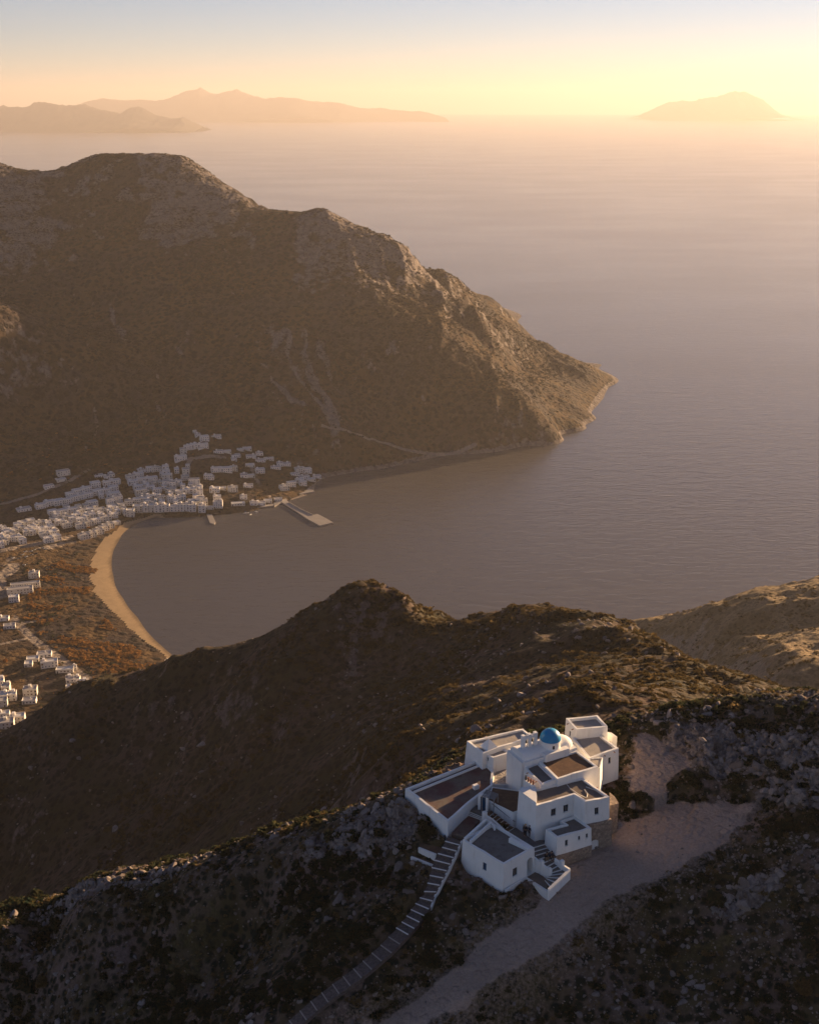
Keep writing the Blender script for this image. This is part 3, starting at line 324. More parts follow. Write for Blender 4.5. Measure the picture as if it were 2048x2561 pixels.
def ground_mat(name, s, scrub, soil, rock, dirt, grass, clump=1.0, bump=0.6, strata=0.0):
    """hill ground: soil, rock where the rock mask stands, dirt on the tracks, scrub speckle. s = texture size in metres"""
    n = NT(name); p = n.pos(); a = n.attr('mask'); sep = n.n('ShaderNodeSeparateColor'); n.l(a.outputs['Color'], sep.inputs[0])
    big = n.noise(p, 0.11 / s, 4); mid = n.noise(p, 0.55 / s, 5, 0.6); fine = n.noise(p, 2.6 / s, 5, 0.65)
    spk = n.voro(p, 0.9 / s)
    soilc = n.mix(n.ramp(fine, [(0.3, 0.0), (0.7, 1.0)]), tuple(c * 0.62 for c in soil), tuple(min(1, c * 1.3) for c in soil))
    soilc = n.mix(n.ramp(big, [(0.38, 0.0), (0.62, 1.0)]), soilc, tuple(c * 0.8 for c in grass))
    q = n.math('ADD', n.math('MULTIPLY', mid, 0.6), n.math('MULTIPLY', spk, 0.45))
    sm = n.math('SUBTRACT', 1.0, n.ramp(q, [(0.43, 0.0), (0.56, 1.0)]))
    sm = n.math('MULTIPLY', sm, clump, clamp=True)
    sc = n.mix(fine, tuple(c * 0.5 for c in scrub), tuple(c * 1.5 for c in scrub))
    base = n.mix(sm, soilc, sc)
    rk = n.mix(n.ramp(n.noise(p, 1.3 / s, 6, 0.7), [(0.3, 0.0), (0.72, 1.0)]), tuple(c * 0.5 for c in rock), tuple(min(1, c * 1.22) for c in rock))
    crack = n.ramp(n.voro(n.mix(0.25, p, n.n('ShaderNodeTexNoise').outputs['Color'], 'ADD'), 0.5 / s, 'DISTANCE_TO_EDGE'), [(0.0, 0.25), (0.07, 1.0)])
    rk = n.mix(0.4, rk, crack, 'MULTIPLY')
    if strata:
        ps = n.pos(0.004, 0.004, 0.09); st = n.noise(ps, 1.0, 5, 0.6)
        rk = n.mix(strata, rk, n.ramp(st, [(0.36, 0.45), (0.6, 1.15)]), 'MULTIPLY')
    rf = n.math('ADD', sep.outputs[0], n.math('MULTIPLY', n.math('SUBTRACT', mid, 0.5), 1.5))
    rf = n.ramp(rf, [(0.4, 0.0), (0.58, 1.0)])
    base = n.mix(rf, base, rk)
    dt = n.mix(n.ramp(n.noise(p, 3.3 / s, 6, 0.75), [(0.3, 0.0), (0.7, 1.0)]), tuple(c * 0.7 for c in dirt), tuple(min(1, c * 1.2) for c in dirt))
    dt = n.mix(n.ramp(big, [(0.4, 0.0), (0.65, 0.5)]), dt, tuple(c * 0.6 for c in dirt))
    df = n.ramp(n.math('ADD', sep.outputs[1], n.math('MULTIPLY', n.math('SUBTRACT', fine, 0.5), 0.7)), [(0.35, 0.0), (0.65, 1.0)])
    base = n.mix(df, base, dt)
    gf = n.ramp(n.math('ADD', sep.outputs[2], n.math('MULTIPLY', n.math('SUBTRACT', mid, 0.5), 1.1)), [(0.4, 0.0), (0.62, 1.0)])
    base = n.mix(gf, base, n.mix(n.ramp(fine, [(0.35, 0.0), (0.65, 1.0)]), tuple(c * 0.55 for c in grass), tuple(c * 1.35 for c in grass)))
    h = n.math('ADD', n.math('MULTIPLY', mid, 0.9), n.math('MULTIPLY', fine, 0.5))
    h = n.math('ADD', h, n.math('MULTIPLY', sm, 0.5))
    return n.surf(base, 0.95, 0.08, n.bump(h, bump, 0.9 * s))

# ---------------------------------------------------------------- heights
S_HILL = Spline(HILL_PTS, unit=60.0); S_FAR = Spline(FAR_PTS); S_HEAD = Spline(HEAD_PTS)
ROAD_L = [(44, 133.5, 464.2), (40.5, 133, 463.2), (35, 131.2, 462.6), (28, 126.5, 462.2), (22.5, 121.5, 462.0), (16.5, 115.6, 461.0), (10.3, 111.0, 459.2), (4.5, 108.2, 457.0), (-0.8, 105.8, 454.6), (-7, 102, 451.8), (-14, 97, 449)]
ROAD_W = [0.4, 2.6, 5.0, 4.6, 4.1, 2.9, 2.2, 1.85, 1.8, 1.8, 1.8]

YARD_L, YARD_W = [(31.5, 138.0, 464.2), (34.0, 143.5, 465.0), (33.5, 148.0, 465.4)], [2.2, 3.6, 1.5]

def road_mask(x, y):
    best = np.full(np.shape(x), -9.0); zz = np.zeros(np.shape(x))
    for (a, b, wa, wb) in list(zip(ROAD_L[:-1], ROAD_L[1:], ROAD_W[:-1], ROAD_W[1:])) + list(zip(YARD_L[:-1], YARD_L[1:], YARD_W[:-1], YARD_W[1:])):
        dx, dy = b[0] - a[0], b[1] - a[1]
        t = np.clip(((x - a[0]) * dx + (y - a[1]) * dy) / (dx * dx + dy * dy), 0, 1)
        d = wa + t * (wb - wa) - np.hypot(x - a[0] - t * dx, y - a[1] - t * dy)
        zz = np.where(d > best, a[2] + t * (b[2] - a[2]), zz); best = np.maximum(best, d)
    return best, zz       # metres inside the edge

def rock_zone(x, y):
    k = 0
    for cx, cy, rx, ry, an in ROCK_ZONES:
        ca, sa = math.cos(an), math.sin(an)
        u = ((x - cx) * ca + (y - cy) * sa) / rx; v = (-(x - cx) * sa + (y - cy) * ca) / ry
        k = np.maximum(k, 1 - np.hypot(u, v))
    return k

def h_hill(x, y, detail=True):
    h = S_HILL(x, y)
    far = sstep(185, 300, y)
    h = h + far * (fbm(x, y, 55, 5, 3) * 9 + (ridged(x, y, 34, 4, 5) - 0.5) * 5)
    rd, rz = road_mask(x, y)
    off = 1 - sstep(-2.2, 0.2, rd)
    near = (1 - far) * off
    h = h + near * (fbm(x, y, 14, 4, 8) * 1.3)
    if detail:
        k = sstep(0.0, 0.45, rock_zone(x, y) + 0.25 * fbm(x, y, 5, 3, 21))
        wx, wy = x + 1.1 * fbm(x, y, 4.5, 3, 4), y + 1.1 * fbm(x, y, 4.5, 3, 6)
        f1, f2, cv = cells(wx, wy * 1.25, 3.1, 31); e1, e2, ev = cells(wx * 1.1, wy, 1.25, 35)
        rk = (cv - 0.45) * 1.7 - 0.5 * (1 - sstep(0.0, 0.22, f2 - f1)) + (ev - 0.5) * 0.6 - 0.25 * (1 - sstep(0.0, 0.2, e2 - e1))
        h = h + near * k * (rk + (ridged(x, y, 2.4, 4, 9) - 0.4) * 0.9)
        g1, g2, gv = cells(x, y, 1.1, 77)
        h = h + near * (1 - k) * (np.where(gv > 0.62, np.maximum(0, 0.55 - g1) * 0.75, 0) + fbm(x, y, 2.2, 4, 12) * 0.38)
    h = np.where(rd > -2.2, h * off + (1 - off) * (rz + fbm(x, y, 3.0, 4, 40) * 0.10 * (1 - off)), h)
    if PATH_LINE:
        d, pz = seg_dist(x, y, PATH_LINE); w = 1 - sstep(0.75, 2.4, d); h = np.where(w > 0, h * (1 - w) + (pz - 0.45) * w, h)
    for poly, zb in PADS:
        d = poly_dist(x, y, poly)
        w = 1 - sstep(-0.6, 0.5, d)
        h = np.where(w > 0, np.minimum(h, h * (1 - w) + zb * w), h)
    return h

def h_far(x, y):
    h = S_FAR(x, y)
    k = sstep(3, 70, h)
    up = sstep(120, 330, h)
    wx = x + 40 * fbm(x, y, 170, 3, 49)
    n = fbm(x, y, 240, 5, 51) * 16 + (ridged(wx, y * 0.33, 105, 5, 53) - 0.5) * 19 + (ridged(wx * 1.0 + 0.2 * y, y * 0.5, 38, 4, 57) - 0.5) * 9 + fbm(x, y, 22, 4, 58) * 3.0
    h2 = h + k * n * (1 - 0.6 * sstep(250, 380, h))
    # benches of pale limestone towards the top
    st = 26.0; q = h2 / st + 0.35 * fbm(x, y, 260, 3, 61); fl = np.floor(q); fr = q - fl
    bench = (fl + sstep(0.25, 0.62, fr) - 0.35 * fbm(x, y, 260, 3, 61)) * st
    h2 = h2 + up * 0.32 * sstep(-0.1, 0.3, fbm(x, y, 200, 3, 62)) * (bench - h2)
    h2 = h2 + sstep(1, 12, h) * fbm(x, y, 11, 3, 66) * 0.9
    return np.where(h > 0.3, h2, np.minimum(h, h2))

def h_head(x, y):
    h = S_HEAD(x, y); k = sstep(2, 50, h)
    return h + k * (fbm(x, y, 70, 5, 71) * 8 + (ridged(x, y, 45, 4, 73) - 0.5) * 8) + sstep(1, 12, h) * fbm(x, y, 9, 3, 78) * 0.8

def grid(x0, x1, y0, y1, step, hf):
    xs = np.arange(x0, x1 + step * 0.5, step); ys = np.arange(y0, y1 + step * 0.5, step)
    X, Y = np.meshgrid(xs, ys); Z = hf(X, Y); nx = len(xs)
    v = np.stack([X.ravel(), Y.ravel(), Z.ravel()], 1)
    i = (np.arange(len(ys) - 1)[:, None] * nx + np.arange(nx - 1)[None, :]).ravel()
    f = np.stack([i, i + 1, i + 1 + nx, i + nx], 1)
    return v, f, X, Y, Z

def slope_of(X, Y, Z):
    gy, gx = np.gradient(Z, Y[1, 0] - Y[0, 0], X[0, 1] - X[0, 0]); return np.hypot(gx, gy)

def land(name, v, f, rgb, mat, **props):
    used = np.unique(f); remap = np.full(len(v), -1); remap[used] = np.arange(len(used))
    me = mesh_np(name, v[used], remap[f], mat, True)
    a = me.attributes.new('mask', 'FLOAT_COLOR', 'POINT')
    a.data.foreach_set('color', np.ascontiguousarray(np.c_[rgb[used], np.ones(len(used))], np.float32).ravel())
    return obj(name, me, **props)


# near hill: crest with the chapel, and the dirt track as its own faces
M_NEAR = ground_mat('scrubby_hill_ground', 1.0, (0.018, 0.022, 0.015), (0.175, 0.122, 0.102), (0.30, 0.245, 0.22), (0.41, 0.305, 0.245), (0.085, 0.068, 0.03), 1.0, 0.7)
NX0, NX1, NY0, NY1 = -80, 84, 90, 206
v, f, X, Y, Z = grid(NX0, NX1, NY0, NY1, 0.25, h_hill)
rd, _ = road_mask(X, Y)
edge = rd + 1.5 * fbm(X, Y, 4.5, 4, 90)
rz = sstep(0.0, 0.45, rock_zone(X, Y) + 0.25 * fbm(X, Y, 5, 3, 21))
dirtside = sstep(-9, 0.5, rd + 2 * fbm(X, Y, 8, 3, 91)) * 0.45 * (Y < 134)
mask = np.stack([(rz * 0.85).ravel(), np.maximum(sstep(-1.2, 0.6, edge) * 0.95, dirtside).ravel(), (sstep(0.1, 0.5, fbm(X, Y, 16, 3, 93)) * 0.5 * (1 - rz) * (rd < -1)).ravel()], 1)
fc = edge.ravel()[f].mean(1) > 0
land('hill', v, f[~fc], mask, M_NEAR, kind='structure')
land('road', v, f[fc], mask, M_NEAR, kind='structure')

# the ridge beyond it, one sheet with the near hill
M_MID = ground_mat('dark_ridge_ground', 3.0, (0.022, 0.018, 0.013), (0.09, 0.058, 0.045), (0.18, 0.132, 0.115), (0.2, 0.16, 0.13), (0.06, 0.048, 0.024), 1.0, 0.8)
v, f, X, Y, Z = grid(-360, 360, 60, 1095, 1.8, h_hill)
c = v[f].mean(1)
hole = (c[:, 0] > NX0 + 2.5) & (c[:, 0] < NX1 - 2.5) & (c[:, 1] > NY0 + 2.5) & (c[:, 1] < NY1 - 2.5)
sl = slope_of(X, Y, Z)
rk = sstep(0.85, 1.3, sl) * 0.42 + sstep(0.55, 0.8, ridged(X, Y, 60, 4, 95)) * 0.22
pk = np.exp(-(((X + 15) / 60) ** 2 + ((Y - 505) / 45) ** 2))
rk = rk + pk * 0.3
mask = np.stack([np.clip(rk, 0, 1).ravel(), 0 * X.ravel(), (sstep(0.0, 0.4, fbm(X, Y, 60, 3, 96)) * 0.35).ravel()], 1)
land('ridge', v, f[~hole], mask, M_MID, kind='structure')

# headland at the right
M_HEAD = ground_mat('headland_ground', 4.0, (0.07, 0.055, 0.028), (0.27, 0.19, 0.11), (0.32, 0.25, 0.18), (0.2, 0.16, 0.13), (0.2, 0.14, 0.07), 0.55, 0.7)
v, f, X, Y, Z = grid(90, 640, 560, 1260, 2.5, h_head)
sl = slope_of(X, Y, Z)
mask = np.stack([(sstep(0.8, 1.3, sl) * 0.8 + (Z < 6) * 0.6).ravel(), 0 * X.ravel(), 0.15 + 0 * X.ravel()], 1)
land('headland', v, f, mask, M_HEAD, kind='structure')

# the mountain across the bay with the valley and the beach
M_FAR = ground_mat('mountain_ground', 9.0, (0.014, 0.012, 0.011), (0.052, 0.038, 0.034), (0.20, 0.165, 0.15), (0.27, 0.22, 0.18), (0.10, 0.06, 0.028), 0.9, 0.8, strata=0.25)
M_SAND = NT('beach_sand')
_p = M_SAND.pos()
_a = M_SAND.attr('mask'); _s = M_SAND.n('ShaderNodeSeparateColor'); M_SAND.l(_a.outputs['Color'], _s.inputs[0])
M_SAND = M_SAND.surf(M_SAND.mix(_s.outputs[2], M_SAND.mix(M_SAND.noise(_p, 0.12, 5, 0.6), (0.2, 0.135, 0.075), (0.37, 0.265, 0.155)), (0.13, 0.09, 0.055)), 0.95, 0.1, M_SAND.bump(M_SAND.noise(_p, 0.4, 4), 0.5, 0.6))
STEP = 3.0
v, f, X, Y, Z = grid(-1000, 470, 850, 3560, STEP, h_far)
BEACH = COAST[:9]
bd, _ = seg_dist(X, Y, BEACH)
bw = np.interp(Y, [1127, 1180, 1290, 1360, 1412, 1500, 1560, 1585], [6, 11, 26, 29, 25, 18, 13, 6]) + 5 * fbm(X, Y, 26, 3, 101)
sandm = (bd < bw) & (Y < 1584) & (Z < 9) & (X < -228)
sl = slope_of(X, Y, Z)
band = sstep(-0.22, 0.18, fbm(X, Y * 0.8, 150, 5, 103) + 0.35 * fbm(X, Y, 30, 3, 104)) * sstep(110, 260, Z + 90 * fbm(X, Y, 220, 3, 108))
wX = X + 40 * fbm(X, Y, 170, 3, 49)
gully = ridged(wX, Y * 0.33, 105, 5, 53)
streak = sstep(0.52, 0.74, ridged(wX + 0.2 * Y, Y * 0.12, 52, 4, 105)) * sstep(18, 60, Z) * (1 - sstep(150, 230, Z)) * sstep(-0.15, 0.2, fbm(X, Y, 180, 3, 109))
rock = np.clip(sstep(0.85, 1.4, sl) * 0.4 + band * 0.6 + streak * 0.85 + sstep(0.62, 0.85, gully) * 0.25 + ((Z < 5) & (Y > 1750)) * 0.7, 0, 1)
lane = np.zeros(X.shape)
for wdt, ln in LANES:
    d, _ = seg_dist(X, Y, ln); lane = np.maximum(lane, 1 - sstep(wdt * 0.6, wdt * 1.3, d))
val = (Y < 1720) & (Z < 40)
mask = np.stack([rock.ravel(), lane.ravel(), (np.where(val, sstep(-0.1, 0.4, fbm(X, Y, 70, 3, 107)) * 0.75, 0.1)).ravel()], 1)
fs = sandm.ravel()[f].sum(1) >= 2
land('mountain', v, f[~fs], mask, M_FAR, kind='structure')
wet = mask.copy(); wet[:, 2] = (1 - sstep(1.5, 6.0, bd + 1.5 * fbm(X, Y, 12, 3, 111))).ravel()
land('beach', v, f[fs], wet, M_SAND, kind='structure')

# islands on the horizon
def island(name, pts, cx, cy, depth, label, mat):
    """pts: ridge profile, x offset and height in metres"""
    px = np.array([p[0] for p in pts], float); pz = np.array([p[1] for p in pts], float)
    xs = np.linspace(px[0], px[-1], 220); ys = np.linspace(-1, 1, 41)
    U, V = np.meshgrid(xs, ys)
    ridge = np.interp(U, px, pz)
    w = np.clip(1 - np.abs(V + 0.25 * np.sin(U / 900.0)), 0, 1)
    Zi = ridge * w ** 1.1 + (ridge * 0.22 + 20) * (ridged(U, V * depth, depth * 0.35, 4, 201) - 0.5) * np.minimum(1, 3 * w) * np.minimum(1, ridge / 60) - 2.0
    vv = np.stack([(cx + U).ravel(), (cy + V * depth).ravel(), Zi.ravel()], 1); nx = len(xs)
    i = (np.arange(len(ys) - 1)[:, None] * nx + np.arange(nx - 1)[None, :]).ravel()
    return obj(name, mesh_np(name, vv, np.stack([i, i + 1, i + 1 + nx, i + nx], 1), mat, True), kind='structure')
_n = NT('island_rock')
M_ISL = _n.surf(_n.mix(_n.noise(_n.pos(), 0.002, 5), (0.05, 0.045, 0.04), (0.12, 0.105, 0.09)), 0.95, 0.05)
for nm, pts, cx, cy, dp in ISLANDS: island(nm, pts, cx, cy, dp, None, M_ISL)

# the sea, one sheet to the horizon
n = NT('sea_water')
p1 = n.pos(0.05, 0.13, 0.1); p2 = n.pos(0.02, 0.045, 0.1); p3 = n.pos(0.0011, 0.0022, 0.01)
w1 = n.noise(p1, 1.0, 4, 0.6, 0.8); w2 = n.noise(p2, 1.0, 3, 0.5, 0.5); w3 = n.noise(p3, 1.0, 4, 0.6)
hh = n.math('ADD', n.math('MULTIPLY', w1, 1.0), n.math('MULTIPLY', w2, 0.9))
rg = n.ramp(w3, [(0.35, 0.19), (0.65, 0.24)])
M_SEA = n.surf((0.07, 0.064, 0.06), rg, 0.5, n.bump(hh, 0.5, 1.0), IOR=1.33)
rs = np.concatenate([[0], np.geomspace(200, 50000, 40)]); th = np.linspace(0, 2 * np.pi, 97)[:-1]
vv = [(0, 0, 0)] + [(r * math.cos(t), r * math.sin(t), 0) for r in rs[1:] for t in th]
ff = [(0, 1 + k, 1 + (k + 1) % 96) for k in range(96)]
for i in range(len(rs) - 2):
    for k in range(96):
        a = 1 + i * 96; ff.append((a + k, a + 96 + k, a + 96 + (k + 1) % 96, a + (k + 1) % 96))
obj('sea', mesh_py('sea', vv, ff, [M_SEA]), kind='structure')

# ---------------------------------------------------------------- the monastery on the crest
def plaster(name, col, dirt=0.45):
    n = NT(name); p = n.pos(); a = n.noise(p, 0.6, 5, 0.6); b_ = n.noise(n.pos(2.2, 2.2, 0.35), 1.0, 5, 0.65); c = n.noise(p, 9.0, 4)
    k = n.mix(n.ramp(a, [(0.35, 0.0), (0.7, 1.0)]), tuple(x * 0.93 for x in col), col)
    k = n.mix(n.math('MULTIPLY', n.ramp(b_, [(0.55, 0.0), (0.75, 1.0)]), dirt), k, tuple(x * y for x, y in zip(col, (0.62, 0.58, 0.53))))
    return n.surf(k, 0.85, 0.15, n.bump(n.math('ADD', c, n.math('MULTIPLY', a, 2.0)), 0.35, 0.05))
def slab(name, c1, c2, c3, scale=0.5, fine=6.0):
    n = NT(name); p = n.pos(); a = n.noise(p, scale, 5, 0.6); b_ = n.noise(p, fine, 5, 0.7); e = n.noise(p, scale * 2.7, 4, 0.6)
    k = n.mix(n.ramp(a, [(0.38, 0.0), (0.6, 1.0)]), c1, c2); k = n.mix(n.ramp(e, [(0.55, 0.0), (0.7, 1.0)]), k, c3)
    k = n.mix(n.ramp(b_, [(0.25, 0.45), (0.7, 0.0)]), k, tuple(x * 0.55 for x in c1))
    return n.surf(k, 0.92, 0.12, n.bump(b_, 0.5, 0.06))
def stone(name, c, scale=1.6, mortar=0.5):
    n = NT(name); p = n.pos(); v1 = n.voro(p, scale, 'DISTANCE_TO_EDGE'); cc = n.voro(p, scale, 'F1', 'Color'); sep = n.n('ShaderNodeSeparateColor'); n.l(cc, sep.inputs[0])
    k = n.mix(sep.outputs[0], tuple(x * 0.7 for x in c), tuple(min(1, x * 1.25) for x in c))
    k = n.mix(n.ramp(n.noise(p, 5.0, 5), [(0.3, 0.35), (0.7, 0.0)]), k, tuple(x * 0.5 for x in c))
    k = n.mix(n.ramp(v1, [(0.0, 1.0), (0.06, 0.0)]), k, tuple(x * mortar for x in c))
    return n.surf(k, 0.92, 0.12, n.bump(n.ramp(v1, [(0.0, 0.0), (0.1, 1.0)]), 0.7, 0.06))
def plain(name, c, rough=0.6, spec=0.3, var=0.15, scale=2.0, **kw):
    n = NT(name); a = n.noise(n.pos(), scale, 4)
    return n.surf(n.mix(a, tuple(x * (1 - var) for x in c), tuple(min(1, x * (1 + var)) for x in c)), rough, spec, **kw)

WHITE = plaster('whitewash', (0.83, 0.81, 0.775))
ROOFS = {'grey': slab('grey_screed', (0.155, 0.14, 0.13), (0.20, 0.185, 0.17), (0.12, 0.105, 0.10)),
         'gravel': slab('gravel_screed', (0.21, 0.165, 0.135), (0.17, 0.14, 0.12), (0.26, 0.21, 0.17), 0.6, 9.0),
         'brown': slab('brown_earth_roof', (0.16, 0.095, 0.062), (0.115, 0.07, 0.05), (0.20, 0.125, 0.075), 0.7),
         'pale': slab('pale_lime_roof', (0.42, 0.37, 0.32), (0.34, 0.31, 0.28), (0.46, 0.40, 0.34), 0.5),
         'red': slab('red_brown_floor', (0.135, 0.064, 0.062), (0.17, 0.145, 0.12), (0.10, 0.05, 0.05), 0.28),
         'paving': stone('paving_flags', (0.30, 0.27, 0.25), 1.3, 1.7)}
RUBBLE = stone('rubble_masonry', (0.33, 0.255, 0.20), 3.2, 0.62)
STEPSTONE = stone('step_paving', (0.15, 0.12, 0.11), 4.5, 0.8)
LIMELINE = plaster('limewashed_edge', (0.74, 0.72, 0.69), 0.4)
WORN = plaster('worn_limewash', (0.36, 0.32, 0.29), 0.6)
GLASS = plain('dark_window_glass', (0.018, 0.026, 0.036), 0.12, 0.6)
FRAME = plain('blue_grey_frame', (0.10, 0.13, 0.17), 0.5)
BLUE = plain('blue_door_paint', (0.022, 0.065, 0.13), 0.45)
BROWN = plain('brown_shutter_paint', (0.14, 0.055, 0.05), 0.55)
DARK = plain('painted_arch_shade', (0.02, 0.017, 0.015), 0.9)  # near-black colour for the shade inside the arches
DOME = plain('sky_blue_dome_paint', (0.012, 0.215, 0.42), 0.38, 0.4, 0.12, 1.2)
CLAY = plain('fired_clay', (0.30, 0.12, 0.06), 0.8)
BRONZE = plain('old_bronze', (0.10, 0.075, 0.04), 0.5, 0.5)
IRON = plain('dark_iron', (0.03, 0.03, 0.032), 0.5, 0.5)
HOSEM = plain('pale_hose', (0.62, 0.6, 0.56), 0.6)

def inset(poly, d):
    """offset a counter-clockwise polygon inwards by d (outwards when negative)"""
    out = []; n = len(poly)
    for i in range(n):
        p0, p1, p2 = (np.array(poly[(i + k) % n][:2], float) for k in (-1, 0, 1))
        e1 = p1 - p0; e2 = p2 - p1; e1 /= np.hypot(*e1) + 1e-9; e2 /= np.hypot(*e2) + 1e-9
        n1 = np.array([-e1[1], e1[0]]); n2 = np.array([-e2[1], e2[0]]); m = n1 + n2; k = max(0.45, (1 + n1 @ n2))
        out.append(p1 + m / k * d)
    return out

class Thing:
    """an Empty at the foot of a thing; parts are added in world coordinates"""
    def __init__(self, name, loc, label=None, cat=None, group=None, rz=0.0):
        self.o = empty(name, loc, rz, label=label, category=cat, group=group); self.loc = np.array(loc, float)
    def part(self, name, v, f, mats, idx=None, parent=None, smooth=False, **props):
        me = mesh_py(name, [tuple(np.array(p, float) - self.loc) for p in v], f, mats, idx, smooth)
        return obj(name, me, parent or self.o, **props)

def wall_geo(poly, zt, zb, ops, batter=0.035, th=0.24, ph=0.25):
    """outer faces with real openings, rim and inner face of the parapet; returns v, f and the openings' frames"""
    n = len(poly); low = inset(poly, -batter * (zt - zb)); v, f, holes = [], [], []
    def add(*ps):
        i = len(v); v.extend([tuple(p) for p in ps]); f.append(tuple(range(i, i + len(ps))))
    for e in range(n):
        a, b = np.array(poly[e]), np.array(poly[(e + 1) % n]); la, lb = low[e], low[(e + 1) % n]; L = float(np.hypot(*(b - a)))
        def Pt(s, z, dep=0.0, a=a, b=b, la=la, lb=lb, L=L):
            u = s / L; w = (zt - z) / (zt - zb); q = (a + (b - a) * u) * (1 - w) + (la + (lb - la) * u) * w
            t = (b - a) / L; q = q + np.array([-t[1], t[0]]) * dep
            return (q[0], q[1], z)
        mine = [o for o in ops if o[0] == e and o[2] > o[1] + 0.05]
        nb = int(L / 1.1); extra = {L * i / nb for i in range(1, nb)} if zt > 400 else set()
        extra = {q for q in extra if all(abs(q - x) > 0.2 for o in mine for x in (o[1], o[2]))}
        ss = sorted({0.0, L} | extra | {x for o in mine for x in (o[1], o[2])}); zs = sorted({zb, zt} | {x for o in mine for x in (max(o[3], zb + 0.02), min(o[4], zt - 0.1))})
        for s0, s1 in zip(ss[:-1], ss[1:]):
            for z0, z1 in zip(zs[:-1], zs[1:]):
                sm, zm = (s0 + s1) / 2, (z0 + z1) / 2
                if any(o[1] < sm < o[2] and o[3] < zm < o[4] for o in mine): continue
                add(Pt(s0, z0), Pt(s1, z0), Pt(s1, z1), Pt(s0, z1))
        for o in mine:
            s0, s1, z0, z1 = o[1], o[2], max(o[3], zb + 0.02), min(o[4], zt - 0.1); dp = 1.6 if o[5] == 'arch' else 0.2
            if o[5] == 'arch':
                r = (s1 - s0) / 2; zc = z1 - r; arc = [(s0 + r - r * math.cos(t), zc + r * math.sin(t)) for t in np.linspace(0, math.pi, 13)]
                for (sa, za), (sb, zb2) in zip(arc[:-1], arc[1:]):
                    add(Pt(sa, za), Pt(sb, zb2), Pt(sb, z1), Pt(sa, z1)); add(Pt(sb, zb2), Pt(sa, za), Pt(sa, za, dp), Pt(sb, zb2, dp))
                add(Pt(s0, z0, dp), Pt(s0, z0), Pt(s0, zc), Pt(s0, zc, dp)); add(Pt(s1, z0), Pt(s1, z0, dp), Pt(s1, zc, dp), Pt(s1, zc))
                add(Pt(s0, z0), Pt(s0, z0, dp), Pt(s1, z0, dp), Pt(s1, z0))
            else:
                add(Pt(s0, z0, dp), Pt(s0, z0), Pt(s0, z1), Pt(s0, z1, dp)); add(Pt(s1, z0), Pt(s1, z0, dp), Pt(s1, z1, dp), Pt(s1, z1))
                add(Pt(s0, z0), Pt(s0, z0, dp), Pt(s1, z0, dp), Pt(s1, z0)); add(Pt(s0, z1, dp), Pt(s0, z1), Pt(s1, z1), Pt(s1, z1, dp))
            holes.append((o, Pt, s0, s1, z0, z1, dp))
    inn = inset(poly, th)
    for e in range(n):
        a, b = np.array(poly[e]), np.array(poly[(e + 1) % n]); ia, ib = np.array(inn[e]), np.array(inn[(e + 1) % n])
        L = float(np.hypot(*(b - a))); us = [0.0, 1.0]
        if zt > 400:
            nb = int(L / 1.1); mine = [o for o in ops if o[0] == e]
            us = sorted({0.0, 1.0} | {i / nb for i in range(1, nb) if all(abs(L * i / nb - x) > 0.2 for o in mine for x in (o[1], o[2]))} | {x / L for o in mine for x in (o[1], o[2])})
        for u0, u1 in zip(us[:-1], us[1:]):
            p0, p1, q0, q1 = a + (b - a) * u0, a + (b - a) * u1, ia + (ib - ia) * u0, ia + (ib - ia) * u1
            add((*p0, zt), (*p1, zt), (*q1, zt), (*q0, zt)); add((*q0, zt), (*q1, zt), (*q1, zt - ph), (*q0, zt - ph))
    if zt > 400:
        # hand-laid walls: the rim and the faces wander by a few centimetres
        A = np.array(v); top = A[:, 2] > zt - 0.01
        A[:, 2] += np.where(top, fbm(A[:, 0] * 1.0, A[:, 1] * 1.0, 1.7, 2, 900) * 0.10, 0)
        A[:, 0] += fbm(A[:, 0] + 3.1, A[:, 1] + A[:, 2], 2.3, 2, 901) * 0.06; A[:, 1] += fbm(A[:, 0] + 9.1, A[:, 1] + A[:, 2], 2.3, 2, 902) * 0.06
        v = [tuple(p) for p in A]
    return v, f, holes, inn

def box_v(P0, s0, s1, z0, z1, d0, d1):
    """box in a wall's frame: P0(s, z, depth)"""
    v = [P0(s, z, d) for d in (d0, d1) for z in (z0, z1) for s in (s0, s1)]
    return v, [(0, 1, 3, 2), (5, 4, 6, 7), (4, 0, 2, 6), (1, 5, 7, 3), (2, 3, 7, 6), (4, 5, 1, 0)]

def merge(*vf):
    v, f = [], []
    for a, b in vf:
        k = len(v); v += list(a); f += [tuple(i + k for i in q) for q in b]
    return v, f

